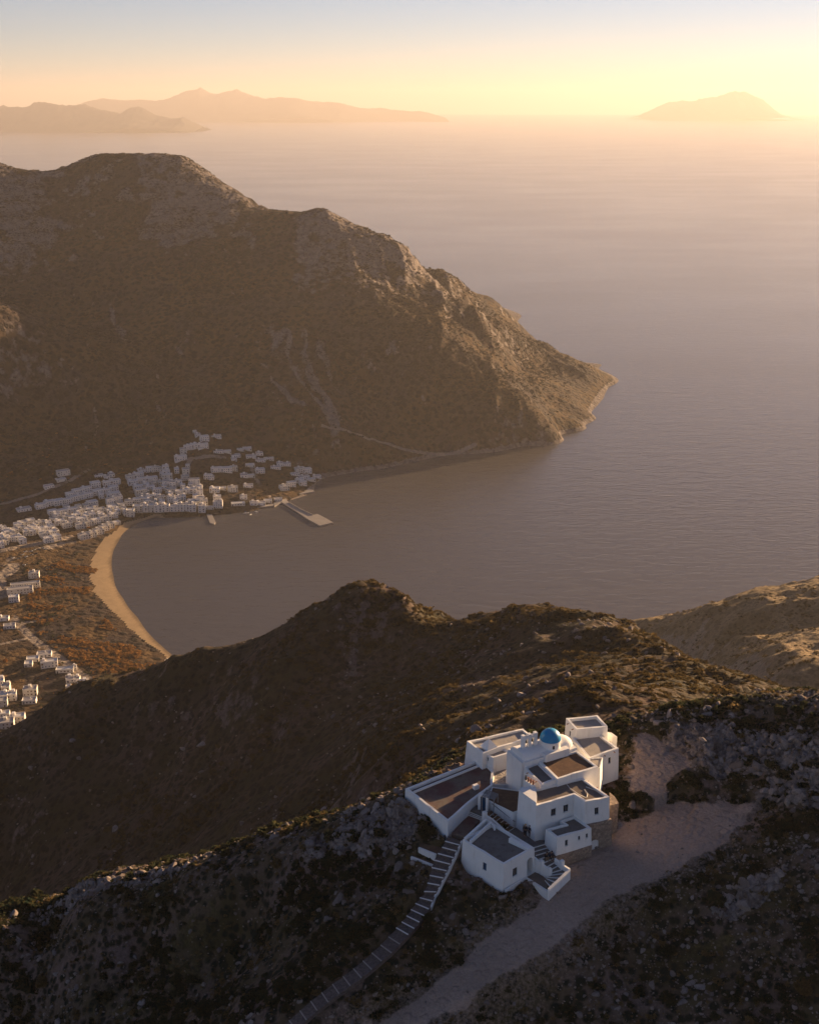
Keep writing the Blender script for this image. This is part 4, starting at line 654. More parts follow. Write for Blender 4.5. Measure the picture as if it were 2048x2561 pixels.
def fit_openings(t, holes, door=BLUE):
    for o, Pt, s0, s1, z0, z1, dp in holes:
        if o[5] == 'window':
            w = 0.05; sm = (s0 + s1) / 2
            fr = merge(box_v(Pt, s0, s0 + w, z0, z1, 0.10, 0.16), box_v(Pt, s1 - w, s1, z0, z1, 0.10, 0.16), box_v(Pt, s0 + w, s1 - w, z1 - w, z1, 0.10, 0.16),
                       box_v(Pt, s0 + w, s1 - w, z0, z0 + w, 0.10, 0.16), box_v(Pt, sm - 0.02, sm + 0.02, z0 + w, z1 - w, 0.11, 0.15))
            wo = t.part('window', *fr, [FRAME])
            t.part('pane', [Pt(s0 + w, z0 + w, 0.14), Pt(s1 - w, z0 + w, 0.14), Pt(s1 - w, z1 - w, 0.14), Pt(s0 + w, z1 - w, 0.14)], [(0, 1, 2, 3)], [GLASS], parent=wo)
            t.part('sill', *box_v(Pt, s0 - 0.06, s1 + 0.06, z0 - 0.07, z0 - 0.004, -0.07, 0.03), [WHITE], parent=wo)
        elif o[5] == 'door':
            d_ = t.part('door', *box_v(Pt, s0, s1, z0, z1, 0.13, 0.19), [door])
            t.part('handle', *box_v(Pt, s0 + 0.10, s0 + 0.14, (z0 + z1) / 2 - 0.08, (z0 + z1) / 2 + 0.08, 0.08, 0.125), [IRON], parent=d_)
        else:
            t.part('arch_shade', [Pt(s0, z0, dp - 0.01), Pt(s1, z0, dp - 0.01), Pt(s1, z1, dp - 0.01), Pt(s0, z1, dp - 0.01)], [(0, 1, 2, 3)], [DARK])  # near-black sheet stands in for the shade inside the arch

def prism(poly, z0, z1):
    n = len(poly); v = [(p[0], p[1], z0) for p in poly] + [(p[0], p[1], z1) for p in poly]
    return v, [tuple(range(n, 2 * n))] + [(i, (i + 1) % n, n + (i + 1) % n, n + i) for i in range(n)]

def ccw(poly):
    a = sum(poly[i][0] * poly[(i + 1) % len(poly)][1] - poly[(i + 1) % len(poly)][0] * poly[i][1] for i in range(len(poly)))
    return list(poly) if a > 0 else list(poly)[::-1]

def low_wall(pts, th, drop):
    """wall along a line of top points (x, y, z), with a flat top"""
    v, f = [], []; n = len(pts)
    for i, p in enumerate(pts):
        a = np.array(pts[max(i - 1, 0)][:2]); b = np.array(pts[min(i + 1, n - 1)][:2]); t = (b - a) / (np.hypot(*(b - a)) + 1e-9); m = np.array([-t[1], t[0]]) * th / 2
        l = np.array(p[:2]) + m; r = np.array(p[:2]) - m
        v += [(l[0], l[1], p[2]), (r[0], r[1], p[2]), (l[0], l[1], p[2] - drop), (r[0], r[1], p[2] - drop)]
    for i in range(n - 1):
        a = i * 4; b = a + 4; f += [(a, a + 1, b + 1, b), (a, b, b + 2, a + 2), (a + 1, a + 3, b + 3, b + 1)]
    e = (n - 1) * 4; f += [(0, 2, 3, 1), (e, e + 1, e + 3, e + 2)]
    return v, f

def lathe(prof, c, seg=20):
    v = [(c[0] + r * math.cos(t), c[1] + r * math.sin(t), c[2] + z) for r, z in prof for t in np.linspace(0, 2 * math.pi, seg, endpoint=False)]
    f = [(i * seg + k, i * seg + (k + 1) % seg, (i + 1) * seg + (k + 1) % seg, (i + 1) * seg + k) for i in range(len(prof) - 1) for k in range(seg)]
    f.append(tuple((len(prof) - 1) * seg + k for k in range(seg)))
    return v, f

def tube(pts, r, seg=6):
    v, f = [], []; n = len(pts)
    for i, p in enumerate(pts):
        a = np.array(pts[max(i - 1, 0)]); b = np.array(pts[min(i + 1, n - 1)]); t = (b - a) / (np.linalg.norm(b - a) + 1e-9); up = np.array([0, 0, 1.0]) if abs(t[2]) < 0.9 else np.array([1.0, 0, 0])
        x = np.cross(t, up); x /= np.linalg.norm(x); y = np.cross(x, t)
        rr = r[i] if isinstance(r, (list, tuple)) else r
        v += [tuple(np.array(p) + rr * (x * math.cos(q) + y * math.sin(q))) for q in np.linspace(0, 2 * math.pi, seg, endpoint=False)]
    for i in range(n - 1): f += [(i * seg + k, i * seg + (k + 1) % seg, (i + 1) * seg + (k + 1) % seg, (i + 1) * seg + k) for k in range(seg)]
    f += [tuple(range(seg))[::-1], tuple((n - 1) * seg + k for k in range(seg))]
    return v, f

TH = {}
for name, label, cat, poly, zt, zb, ph, roof, ops, stone_z in BUILDINGS:
    c = np.mean(np.array(poly), 0); t = Thing(name, (c[0], c[1], zb), label, cat); TH[name] = t
    v, f, holes, inn = wall_geo(poly, zt, zb, ops, 0.06 if name == 'cell_block' else 0.03, 0.3 if ph > 0.15 else 0.12, ph)
    t.part('wall', v, f, [WHITE])
    n_ = len(inn)
    t.part('floor' if cat in ('terrace', 'courtyard') else 'roof', [(p[0], p[1], zt - ph) for p in inn], [tuple(range(n_))], [ROOFS[roof]])
    fit_openings(t, holes, BROWN if name in ('cell_block', 'east_house') else BLUE)
    if stone_z:
        q = inset(poly, -0.13); t.part('stone_base', *prism(q, stone_z, zb + 0.03), [RUBBLE])

# stone footing under the right half of the guest wing, with its vault mouth
t = TH['guest_wing']; P_ = [np.array(p) for p in t and [b_ for b_ in BUILDINGS if b_[0] == 'guest_wing'][0][3]]
q = inset(P_, -0.30); a = q[1] * 0.15 + q[2] * 0.85
foot = [tuple(q[2]), tuple(q[3]), tuple(q[4] * 0.45 + q[3] * 0.55), tuple(q[1] * 0.6 + np.array(P_[4]) * 0.4)]
v, f, holes, inn = wall_geo(ccw(foot), 465.83, 460.9, [(0, 1.05, 2.3, 461.9, 463.5, 'arch')], 0.03, 0.2, 0.02)
t.part('stone_base', v, f, [RUBBLE]); fit_openings(t, holes)
bt = PLACE['BUTTRESS']; t.part('buttress', *prism(ccw([p[:2] for p in bt]), 461.2, 466.5), [RUBBLE])
nk = PLACE['NOOK']; t2 = TH['back_house']; t2.part('lean_to', *prism(ccw([p[:2] for p in nk]), 463.0, 467.5), [WHITE])
# terracotta pots on the wing's parapet block
blk = [P_[7], P_[0], P_[0] * 0.62 + P_[5] * 0.38, P_[5] * 0.86 + P_[6] * 0.14, P_[6]]
t.part('parapet_block', *prism(ccw([tuple(x) for x in inset(blk, 0.03)]), 468.6, 469.32), [WHITE])
pa, pb = np.array(PLACE['POTS'][0]), np.array(PLACE['POTS'][3])
t.part('chimney_wall', *low_wall([(pa[0], pa[1], 469.62), (pb[0], pb[1], 469.62)], 0.45, 0.5), [WHITE])
for i in range(4):
    c = pa + (pb - pa) * (0.08 + 0.28 * i)
    t.part('chimney_pot', *lathe([(0.11, 0), (0.15, 0.2), (0.13, 0.42), (0.10, 0.55), (0.14, 0.6)], (c[0], c[1], 469.6), 12), [CLAY if i else IRON], label=None if i else 'dark chimney pot')

# short clay spouts that drain the flat roofs
for nm_, edges in (('cell_block', (4, 5)), ('back_house', (1, 2, 3)), ('east_house', (0, 1)), ('vestry', (0, 3)), ('guest_wing', (3,))):
    B_ = [q for q in BUILDINGS if q[0] == nm_][0]; pl_ = B_[3]
    for e in edges:
        a, b = np.array(pl_[e]), np.array(pl_[(e + 1) % len(pl_)]); L_e = float(np.hypot(*(b - a))); tt = (b - a) / L_e; nn = np.array([tt[1], -tt[0]])
        for k in range(max(1, int(L_e / 1.5))):
            c = a + tt * (L_e * (k + 0.5) / max(1, int(L_e / 1.5))); z_ = B_[4] - B_[6] + 0.02
            TH[nm_].part('spout', *tube([(*(c - nn * 0.1), z_ + 0.05), (*(c + nn * 0.3), z_ - 0.02)], 0.06, 6), [CLAY])

# chapel: nave vault, drum, dome and bell gable
t = TH['chapel']; ch = [np.array(p) for p in [b_ for b_ in BUILDINGS if b_[0] == 'chapel'][0][3]]
NF = [np.array(p[:2]) for p in PLACE['NAVE_FRONT']]; e1 = (NF[1] - NF[0]) / np.hypot(*(NF[1] - NF[0])); e2 = np.array([-e1[1], e1[0]])
L_ = float(np.hypot(*(NF[1] - NF[0])))
W_ = 3.9; org = NF[0] + e2 * 0.02
def NP(s, d, z): q = org + e1 * s + e2 * d; return (q[0], q[1], z)
nave = [NP(0, 0, 0)[:2], NP(L_, 0, 0)[:2], NP(L_, W_, 0)[:2], NP(0, W_, 0)[:2]]
t.part('nave', *prism(inset(nave, 0.0), 463.6, 470.3), [WHITE])
def vault(s0, s1, half, zbase, rise, seg=16, dome_end=False):
    v, f = [], []; rows = [(s, 1.0) for s in (s0, s1)]
    if dome_end: rows += [(s1 + half * 0.9 * math.sin(k), math.cos(k)) for k in np.linspace(0.2, 1.5, 7)]
    for s, k in rows:
        for tt in np.linspace(0, math.pi, seg): v.append(NP(s, W_ / 2 - half * k * math.cos(tt), zbase + rise * k * math.sin(tt)))
    for r in range(len(rows) - 1):
        for k in range(seg - 1): f.append((r * seg + k, (r + 1) * seg + k, (r + 1) * seg + k + 1, r * seg + k + 1))
    f.append(tuple(range(seg))); f.append(tuple((len(rows) - 1) * seg + k for k in range(seg))[::-1])
    return v, f
t.part('vault', *vault(0.1, L_ - 1.2, 1.65, 470.28, 1.0, dome_end=True), [WHITE], smooth=False)
DC = np.array(PLACE['DOME_C'][0]); sd = float((DC[:2] - org) @ e1)
DCx = NP(sd, W_ / 2 - 0.1, 0)[:2]; DCx = (DC[0], DC[1])
sq = [tuple(np.array(DCx) + e1 * x + e2 * y) for x, y in ((-1.85, -1.75), (1.85, -1.75), (1.85, 1.75), (-1.85, 1.75))]
t.part('crossing', *prism(sq, 469.5, 470.75), [WHITE])
dr = t.part('drum', *lathe([(1.34, 0), (1.32, 1.0), (1.42, 1.02), (1.42, 1.1), (1.34, 1.12)], (DCx[0], DCx[1], 470.7), 40), [WHITE], smooth=False)
for k in range(4):
    an = math.atan2(e1[1], e1[0]) + R(-105 + 65 * k); cx, cy = DCx[0] + 1.32 * math.cos(an), DCx[1] + 1.32 * math.sin(an); tx, ty = -math.sin(an), math.cos(an); ox, oy = math.cos(an), math.sin(an)
    vv = [(cx + tx * s + ox * d, cy + ty * s + oy * d, 470.95 + z) for d in (-0.12, 0.02) for z in (0, 0.5) for s in (-0.14, 0.14)]
    t.part('window', vv, [(0, 1, 3, 2), (5, 4, 6, 7), (4, 0, 2, 6), (1, 5, 7, 3), (2, 3, 7, 6), (4, 5, 1, 0)], [GLASS], parent=dr)
RD = 1.38
t.part('dome', *lathe([(RD * math.cos(a), RD * math.sin(a)) for a in np.linspace(0, math.pi / 2 * 0.985, 22)], (DCx[0], DCx[1], 471.82), 48), [DOME], smooth=True)
zc = 471.82 + RD
cr = merge(prism([(DCx[0] - 0.03, DCx[1] - 0.03), (DCx[0] + 0.03, DCx[1] - 0.03), (DCx[0] + 0.03, DCx[1] + 0.03), (DCx[0] - 0.03, DCx[1] + 0.03)], zc - 0.05, zc + 0.55),
           prism([tuple(np.array(DCx) + e1 * x + e2 * y) for x, y in ((-0.16, -0.026), (0.16, -0.026), (0.16, 0.026), (-0.16, 0.026))], zc + 0.33, zc + 0.39))
t.part('cross', *cr, [IRON])
# bell gable: one wall with two arched openings and a bell in each
b0, b1 = np.array(PLACE['BELL'][0][:2]), np.array(PLACE['BELL'][1][:2]); Lb = float(np.hypot(*(b1 - b0))); tb = (b1 - b0) / Lb; nb = np.array([-tb[1], tb[0]])
def BP(s, z, d=0.0): q = b0 + tb * s + nb * d; return (q[0], q[1], z)
v, f = [], []; zb0, ztop = 470.0, 473.05; n_arc = 9
pil = [(0, 0.42), (Lb / 2 - 0.2, Lb / 2 + 0.2), (Lb - 0.42, Lb)]
for s0, s1 in pil:
    a_, b_ = box_v(BP, s0, s1, zb0, ztop, 0.0, 0.5); k = len(v); v += a_; f += [tuple(i + k for i in q) for q in b_]
for (l0, l1), (r0, r1) in zip(pil[:-1], pil[1:]):
    s0, s1 = l1, r0; r = (s1 - s0) / 2; zc2 = 472.25
    arc = [(s0 + r - r * math.cos(tt), zc2 + r * math.sin(tt)) for tt in np.linspace(0, math.pi, n_arc)]
    for (sa, za), (sb_, zb2) in zip(arc[:-1], arc[1:]):
        for d in (0.0, 0.5):
            k = len(v); v += [BP(sa, za, d), BP(sb_, zb2, d), BP(sb_, ztop - 0.25, d), BP(sa, ztop - 0.25, d)]; f.append((k, k + 1, k + 2, k + 3) if d == 0 else (k + 3, k + 2, k + 1, k))
        k = len(v); v += [BP(sa, za, 0), BP(sb_, zb2, 0), BP(sb_, zb2, 0.5), BP(sa, za, 0.5)]; f.append((k + 3, k + 2, k + 1, k))
    k = len(v); v += [BP(s0, ztop - 0.25, 0), BP(s1, ztop - 0.25, 0), BP(s1, ztop - 0.25, 0.5), BP(s0, ztop - 0.25, 0.5)]; f.append((k, k + 1, k + 2, k + 3))
    a_, b_ = box_v(BP, s0, s1, zb0, 471.3, 0.0, 0.5); k = len(v); v += a_; f += [tuple(i + k for i in q) for q in b_]
bgab = t.part('bell_gable', v, f, [WHITE])
for (l0, l1), (r0, r1) in zip(pil[:-1], pil[1:]):
    c = BP((l1 + r0) / 2, 0, 0.25)
    t.part('bell', *lathe([(0.17, 0), (0.14, 0.06), (0.11, 0.2), (0.08, 0.3), (0.02, 0.34), (0.02, 0.6)], (c[0], c[1], 471.85), 14), [BRONZE], parent=bgab, smooth=True)
# stepped nave shoulder at the left gable and low tank at the right
t.part('shoulder', *prism(ccw([NP(-0.35, 0.2, 0)[:2], NP(0.1, 0.2, 0)[:2], NP(0.1, W_ - 0.2, 0)[:2], NP(-0.35, W_ - 0.2, 0)[:2]]), 464, 470.25), [WHITE])

# cell block: pyramid roof vent
t = TH['cell_block']; cx, cy, _ = PLACE['CHIMNEY'][0]
def turned(cx, cy, hx, hy, an): return [(cx + x * math.cos(an) - y * math.sin(an), cy + x * math.sin(an) + y * math.cos(an)) for x, y in ((-hx, -hy), (hx, -hy), (hx, hy), (-hx, hy))]
qv = turned(cx, cy, 0.85, 0.85, R(35)); vv = [(*p, 467.8) for p in qv] + [(*p, 468.15) for p in qv] + [(cx, cy, 469.35)]
t.part('roof_vent', vv, [(0, 1, 5, 4), (1, 2, 6, 5), (2, 3, 7, 6), (3, 0, 4, 7), (4, 5, 8), (5, 6, 8), (6, 7, 8), (7, 4, 8)], [WHITE])
# terrace: bench along the back wall, roof vent, blue door onto the steps
t = TH['terrace']; tp = [np.array(p) for p in [b_ for b_ in BUILDINGS if b_[0] == 'terrace'][0][3]]
ba, bb = tp[0], tp[5]; tv = (bb - ba) / np.hypot(*(bb - ba)); nv = np.array([tv[1], -tv[0]])
bl = [(*(ba + tv * 0.6 + nv * 0.95), 466.0), (*(bb - tv * 0.2 + nv * 0.95), 466.0)]
t.part('bench', *low_wall(bl, 0.3, 0.3), [WHITE])
cx, cy, _ = PLACE['TERRACE_BOX'][0]; t.part('skylight_box', *prism(turned(cx, cy, 0.35, 0.3, R(30)), 465.7, 466.35), [WHITE])
# blue door at the head of the upper steps
dp = PLACE['DOOR_BLUE']; a = np.array(dp[0][:2]); b = np.array(dp[1][:2]); td = (b - a) / np.hypot(*(b - a)); nd = np.array([-td[1], td[0]])
def DP(s, z, d=0.0): q = a + td * s + nd * d; return (q[0], q[1], z)
Ld = float(np.hypot(*(b - a)))
g = Thing('gate_house', (a[0], a[1], 465.0), 'white door surround with a blue door at the head of the courtyard steps', 'gateway')
g.part('surround', *merge(box_v(DP, -0.3, 0.0, 464.6, 467.25, 0.0, 0.35), box_v(DP, Ld, Ld + 0.3, 464.6, 467.25, 0.0, 0.35), box_v(DP, 0.0, Ld, 466.95, 467.25, 0.0, 0.35)), [WHITE])
dd = g.part('door', *box_v(DP, 0.0, Ld, 465.0, 466.95, 0.12, 0.2), [BLUE])
g.part('handle', *box_v(DP, 0.08, 0.13, 465.9, 466.1, 0.05, 0.115), [IRON], parent=dd)
# slatted pergola over the door
pg = [np.array(p) for p in PLACE['PERGOLA']]
g2 = Thing('pergola', (pg[0][0], pg[0][1], 466.0), 'small slatted grey pergola beside the blue door', 'pergola')
sl_v, sl_f = [], []
for i in range(6):
    u = (i + 0.3) / 6; p0 = pg[0] + (pg[3] - pg[0]) * u; p1 = pg[1] + (pg[2] - pg[1]) * u
    a_, b_ = low_wall([(p0[0], p0[1], 467.3), (p1[0], p1[1], 467.3)], 0.12, 0.07); k = len(sl_v); sl_v += a_; sl_f += [tuple(i_ + k for i_ in q) for q in b_]
WOODG = plain('weathered_grey_wood', (0.22, 0.21, 0.21), 0.8)
g2.part('slats', sl_v, sl_f, [WOODG])
for (i, j) in ((0, 3), (1, 2)):
    g2.part('beam', *low_wall([(*pg[i][:2], 467.23), (*pg[j][:2], 467.23)], 0.1, 0.12), [WOODG])
for i in range(4):
    g2.part('post', *prism(turned(pg[i][0], pg[i][1], 0.05, 0.05, 0.5), 465.0, 467.12), [WOODG])

# landing, stairs, paths
def stair(name, label, cat, Lp, Rp, n, zdrop, mat, nose=0.16, worn=999):
    """steps between two edge lines given from the top down; each step is a slab with a limewashed nose"""
    Lp = [np.array(p, float) for p in Lp]; Rp = [np.array(p, float) for p in Rp]; m = len(Lp) - 1
    t = Thing(name, tuple(((Lp[-1] + Rp[-1]) / 2) - np.array([0, 0, 0.4])), label, cat)
    def at(P, u):
        x = u * m; i = min(int(x), m - 1); return P[i] + (P[i + 1] - P[i]) * (x - i)
    lens = np.concatenate([[0], np.cumsum([np.hypot(*((Lp[i + 1] + Rp[i + 1] - Lp[i] - Rp[i])[:2] / 2)) for i in range(m)])])
    ls = np.linspace(0, lens[-1], n + 1)
    if worn < n: ls = np.concatenate([np.arange(worn + 1) * 0.98, np.linspace(worn * 0.98, lens[-1], n - worn + 1)[1:]])
    us = np.interp(ls, lens, np.arange(m + 1) / m)
    for i in range(n):
        u0, u1 = us[i], us[i + 1]; l0, l1, r0, r1 = at(Lp, u0), at(Lp, u1), at(Rp, u0), at(Rp, u1); zt = (l0[2] + r0[2]) / 2; zn = (l1[2] + r1[2]) / 2
        k = 1 - nose / max(0.25, np.hypot(*((l1 + r1 - l0 - r0)[:2] / 2)))
        ln, rn = l0 + (l1 - l0) * k, r0 + (r1 - r0) * k; zb = zt - zdrop
        zn = zt if i < worn else zn + 0.14
        v = [(*l0[:2], zt), (*r0[:2], zt), (*rn[:2], zn), (*ln[:2], zn), (*r1[:2], zn), (*l1[:2], zn), (*l1[:2], zb), (*r1[:2], zb), (*l0[:2], zb), (*r0[:2], zb), (*l1[:2], zn - 0.09), (*r1[:2], zn - 0.09)]
        f = [(0, 3, 2, 1), (3, 5, 4, 2), (5, 10, 11, 4), (10, 6, 7, 11), (0, 8, 6, 10, 5, 3), (1, 2, 4, 11, 7, 9)]
        t.part('step', v, f, [mat, LIMELINE if i < worn else WORN], [0, 1, 1, 0, 0, 0])
    return t

ld = Thing('stair_landing', (*np.mean(np.array(PLACE['LANDING'])[:, :2], 0), 462), 'grey paved landing at the foot of the tall guest wing', 'landing')
ld.part('paving', *prism(ccw([p[:2] for p in PLACE['LANDING']]), 461.3, 464.0), [ROOFS['grey']])
fs_ = stair('entrance_stairs', 'curving white edged entrance stairs with two seated visitors', 'stairs', PLACE['STAIR_L'], PLACE['STAIR_R'], 12, 1.3, ROOFS['grey'], 0.12)
fs_.part('parapet', *low_wall(PLACE['STAIR_FRONT_WALL'], 0.28, 1.9), [WHITE]); fs_.part('parapet', *low_wall(PLACE['STAIR_RIGHT_WALL'], 0.26, 2.2), [WHITE])
fs_.part('parapet', *low_wall(PLACE['STAIR_LEFT_WALL'], 0.28, 2.3), [WHITE])
px_, py_, pz_ = PLACE['STAIR_LEFT_WALL'][1]; fs_.part('pillar', *prism(turned(px_, py_, 0.2, 0.2, 0.6), 462, 464.0), [WHITE])
px_, py_, pz_ = PLACE['STAIR_LEFT_WALL'][2]; fs_.part('pillar', *prism(turned(px_, py_, 0.2, 0.2, 0.6), 461.5, 463.5), [WHITE])
px_, py_, pz_ = PLACE['STAIR_RIGHT_WALL'][1]; fs_.part('pillar', *prism(turned(px_, py_, 0.22, 0.22, 0.6), 461.5, 463.9), [WHITE])
us_ = stair('courtyard_steps', 'narrow brown steps climbing to the blue door', 'stairs', PLACE['UP_R'], PLACE['UP_L'], 1, 1.2, ROOFS['grey'])
for c_ in list(us_.o.children): bpy.data.objects.remove(c_)
ul, ur = [np.array(p) for p in PLACE['UP_L']], [np.array(p) for p in PLACE['UP_R']]
for i in range(7):
    u0, u1 = i / 7, (i + 1) / 7; z_ = 464 + 1.0 * (i + 1) / 7
    q4 = [ul[0] + (ul[1] - ul[0]) * u0, ur[0] + (ur[1] - ur[0]) * u0, ur[0] + (ur[1] - ur[0]) * u1, ul[0] + (ul[1] - ul[0]) * u1]
    v, f = prism(ccw([tuple(p[:2]) for p in q4]), 463.0, z_); us_.part('step', v, f, [ROOFS['brown'], LIMELINE], [0] + [1] * (len(f) - 1))
us_.part('parapet', *low_wall(PLACE['UP_WALL'], 0.3, 2.2), [WHITE])
px_, py_, pz_ = PLACE['UP_WALL'][0]; us_.part('pillar', *prism(turned(px_, py_, 0.24, 0.24, 0.5), 463.5, 466.25), [WHITE])
a_ = np.array(PLACE['UP_R'][1]); b_ = np.array(PLACE['UP_R'][0])
us_.part('handrail', *low_wall([(a_[0] + 0.1, a_[1] + 0.1, 465.95), (b_[0] + 0.1, b_[1] + 0.1, 464.95)], 0.05, 0.05), [IRON])
pf = Thing('door_platform', (*np.mean(np.array(PLACE['PLATFORM'])[:, :2], 0), 463), 'grey paved platform in front of the blue door with three white edged steps', 'platform')
pf.part('paving', *prism(ccw([p[:2] for p in PLACE['PLATFORM']]), 462.3, 465.0), [ROOFS['grey']])
ps = [np.array(p) for p in PLACE['PAVE_STEPS']]
for i in range(3):
    u0, u1 = i / 3, (i + 1) / 3; z_ = 464.4 + 0.15 * (i + 1)
    q4 = [ps[0] + (ps[3] - ps[0]) * u0, ps[1] + (ps[2] - ps[1]) * u0, ps[1] + (ps[2] - ps[1]) * u1, ps[0] + (ps[3] - ps[0]) * u1]
    v, f = prism(ccw([tuple(p[:2]) for p in q4]), 462.5, z_ - 0.002 * i); pf.part('step', v, f, [ROOFS['grey'], LIMELINE], [0] + [1] * (len(f) - 1))
pv = Thing('red_forecourt', (*np.mean(np.array(PLACE['PAVING'])[:, :2], 0), 462.5), 'red brown paved forecourt at the top of the long stepped path', 'forecourt')
pv.part('paving', *prism(ccw([p[:2] for p in PLACE['PAVING']]), 461.9, 464.4), [ROOFS['red']])
lw = TH['lodge']; lw.part('parapet', *low_wall(PLACE['LODGE_INNER_WALL'], 0.26, 1.4), [WHITE]); lw.part('parapet', *low_wall(PLACE['LODGE_BACK_WALL'], 0.5, 0.6), [WHITE])
li = [np.array(p) for p in PLACE['LODGE_INNER_WALL']]; off = np.array([0.62, -0.36, -0.12])
lw.part('parapet', *low_wall([tuple(p + off) for p in li[:2]] + [tuple(li[2] + np.array([0.1, -0.5, -0.05]))], 0.24, 0.6), [WHITE])
fc_ = Thing('front_court', (*np.mean(np.array(PLACE['FRONT_COURT'])[:, :2], 0), 461.5), 'small sunken brown court between the arched lodge and the entrance stairs', 'courtyard')
fc_.part('paving', *prism(ccw([p[:2] for p in PLACE['FRONT_COURT']]), 460.8, 462.1), [ROOFS['gravel']])
fc_.part('kerb', *low_wall(PLACE['FRONT_COURT_WALL'], 0.3, 1.4), [LIMELINE])
sp = stair('stepped_path', 'long stone stepped path with white edges descending to the lower left', 'path', PLACE['PATH_L'], PLACE['PATH_R'], 27, 1.6, STEPSTONE, 0.11, 14)
pr = [np.array(p) + np.array([0.0, 0.0, 0.12]) for p in PLACE['PATH_R'][:10]]
sp.part('parapet', *low_wall([tuple(p) for p in pr], 0.22, 1.9), [LIMELINE])
for k, nm in (('PATH_LEDGE', 'upper'), ('PATH_LEDGE2', 'lower')):
    q4 = [p[:2] for p in PLACE[k]]; zz = PLACE[k][0][2]
    lg = Thing('ledge', (*np.mean(np.array(q4), 0), zz - 1), 'wide brown ledge with a white front beside the stepped path' if nm == 'upper' else 'narrow brown ledge below the wide one beside the stepped path', 'ledge')
    lg.part('paving', *prism(ccw(q4), zz - 1.2, zz), [ROOFS['brown']]); lg.part('kerb', *low_wall([(*PLACE[k][3][:2], zz + 0.15), (*PLACE[k][2][:2], zz + 0.15)], 0.25, 1.1), [LIMELINE])

# hoses lying on the wing roof
for k, lb in (('HOSE', 'long pale hose curling across the gravelled roof'), ('HOSE2', 'short pale hose near the outer corner of the gravelled roof')):
    pts = [np.array(p) for p in PLACE[k]]; sm = [tuple(pts[min(int(u), len(pts) - 2)] + (pts[min(int(u), len(pts) - 2) + 1] - pts[min(int(u), len(pts) - 2)]) * (u - min(int(u), len(pts) - 2)) + np.array([0, 0, 0.0])) for u in np.linspace(0, len(pts) - 1, 24)]
    v, f = tube(sm, 0.05); o = obj('hose', mesh_py('hose', v, f, [HOSEM], smooth=True), label=lb, category='hose')

# ---------------------------------------------------------------- visitors
def skin_mesh(name, verts, edges, radii, mat, root=0, sub=1):
    me = bpy.data.meshes.new(name); me.from_pydata(verts, edges, []); o = bpy.data.objects.new(name, me); C.objects.link(o)
    m = o.modifiers.new('skin', 'SKIN'); m.use_smooth_shade = True
    for i, r in enumerate(radii): me.skin_vertices[0].data[i].radius = (r, r)
    me.skin_vertices[0].data[root].use_root = True
    o.modifiers.new('sub', 'SUBSURF').levels = sub; o.modifiers['sub'].render_levels = sub
    bpy.context.view_layer.update()
    dg = bpy.context.evaluated_depsgraph_get(); out = bpy.data.meshes.new_from_object(o.evaluated_get(dg)); out.materials.clear(); out.materials.append(mat)
    for p in out.polygons: p.use_smooth = True
    out.name = name; bpy.data.objects.remove(o); return out
SKIN = plain('skin', (0.42, 0.26, 0.18), 0.6); CLOTHD = plain('dark_cloth', (0.018, 0.018, 0.022), 0.9); CLOTHN = plain('navy_cloth', (0.02, 0.024, 0.045), 0.9); JEANS = plain('charcoal_trousers', (0.03, 0.03, 0.036), 0.9); TAN = plain('tan_trousers', (0.26, 0.19, 0.11), 0.9)
HAIRL = plain('sunlit_hair', (0.40, 0.24, 0.10), 0.7); HAIRD = plain('dark_hair', (0.03, 0.02, 0.015), 0.7)  # HAIRL puts the light falling on the hair into its colour
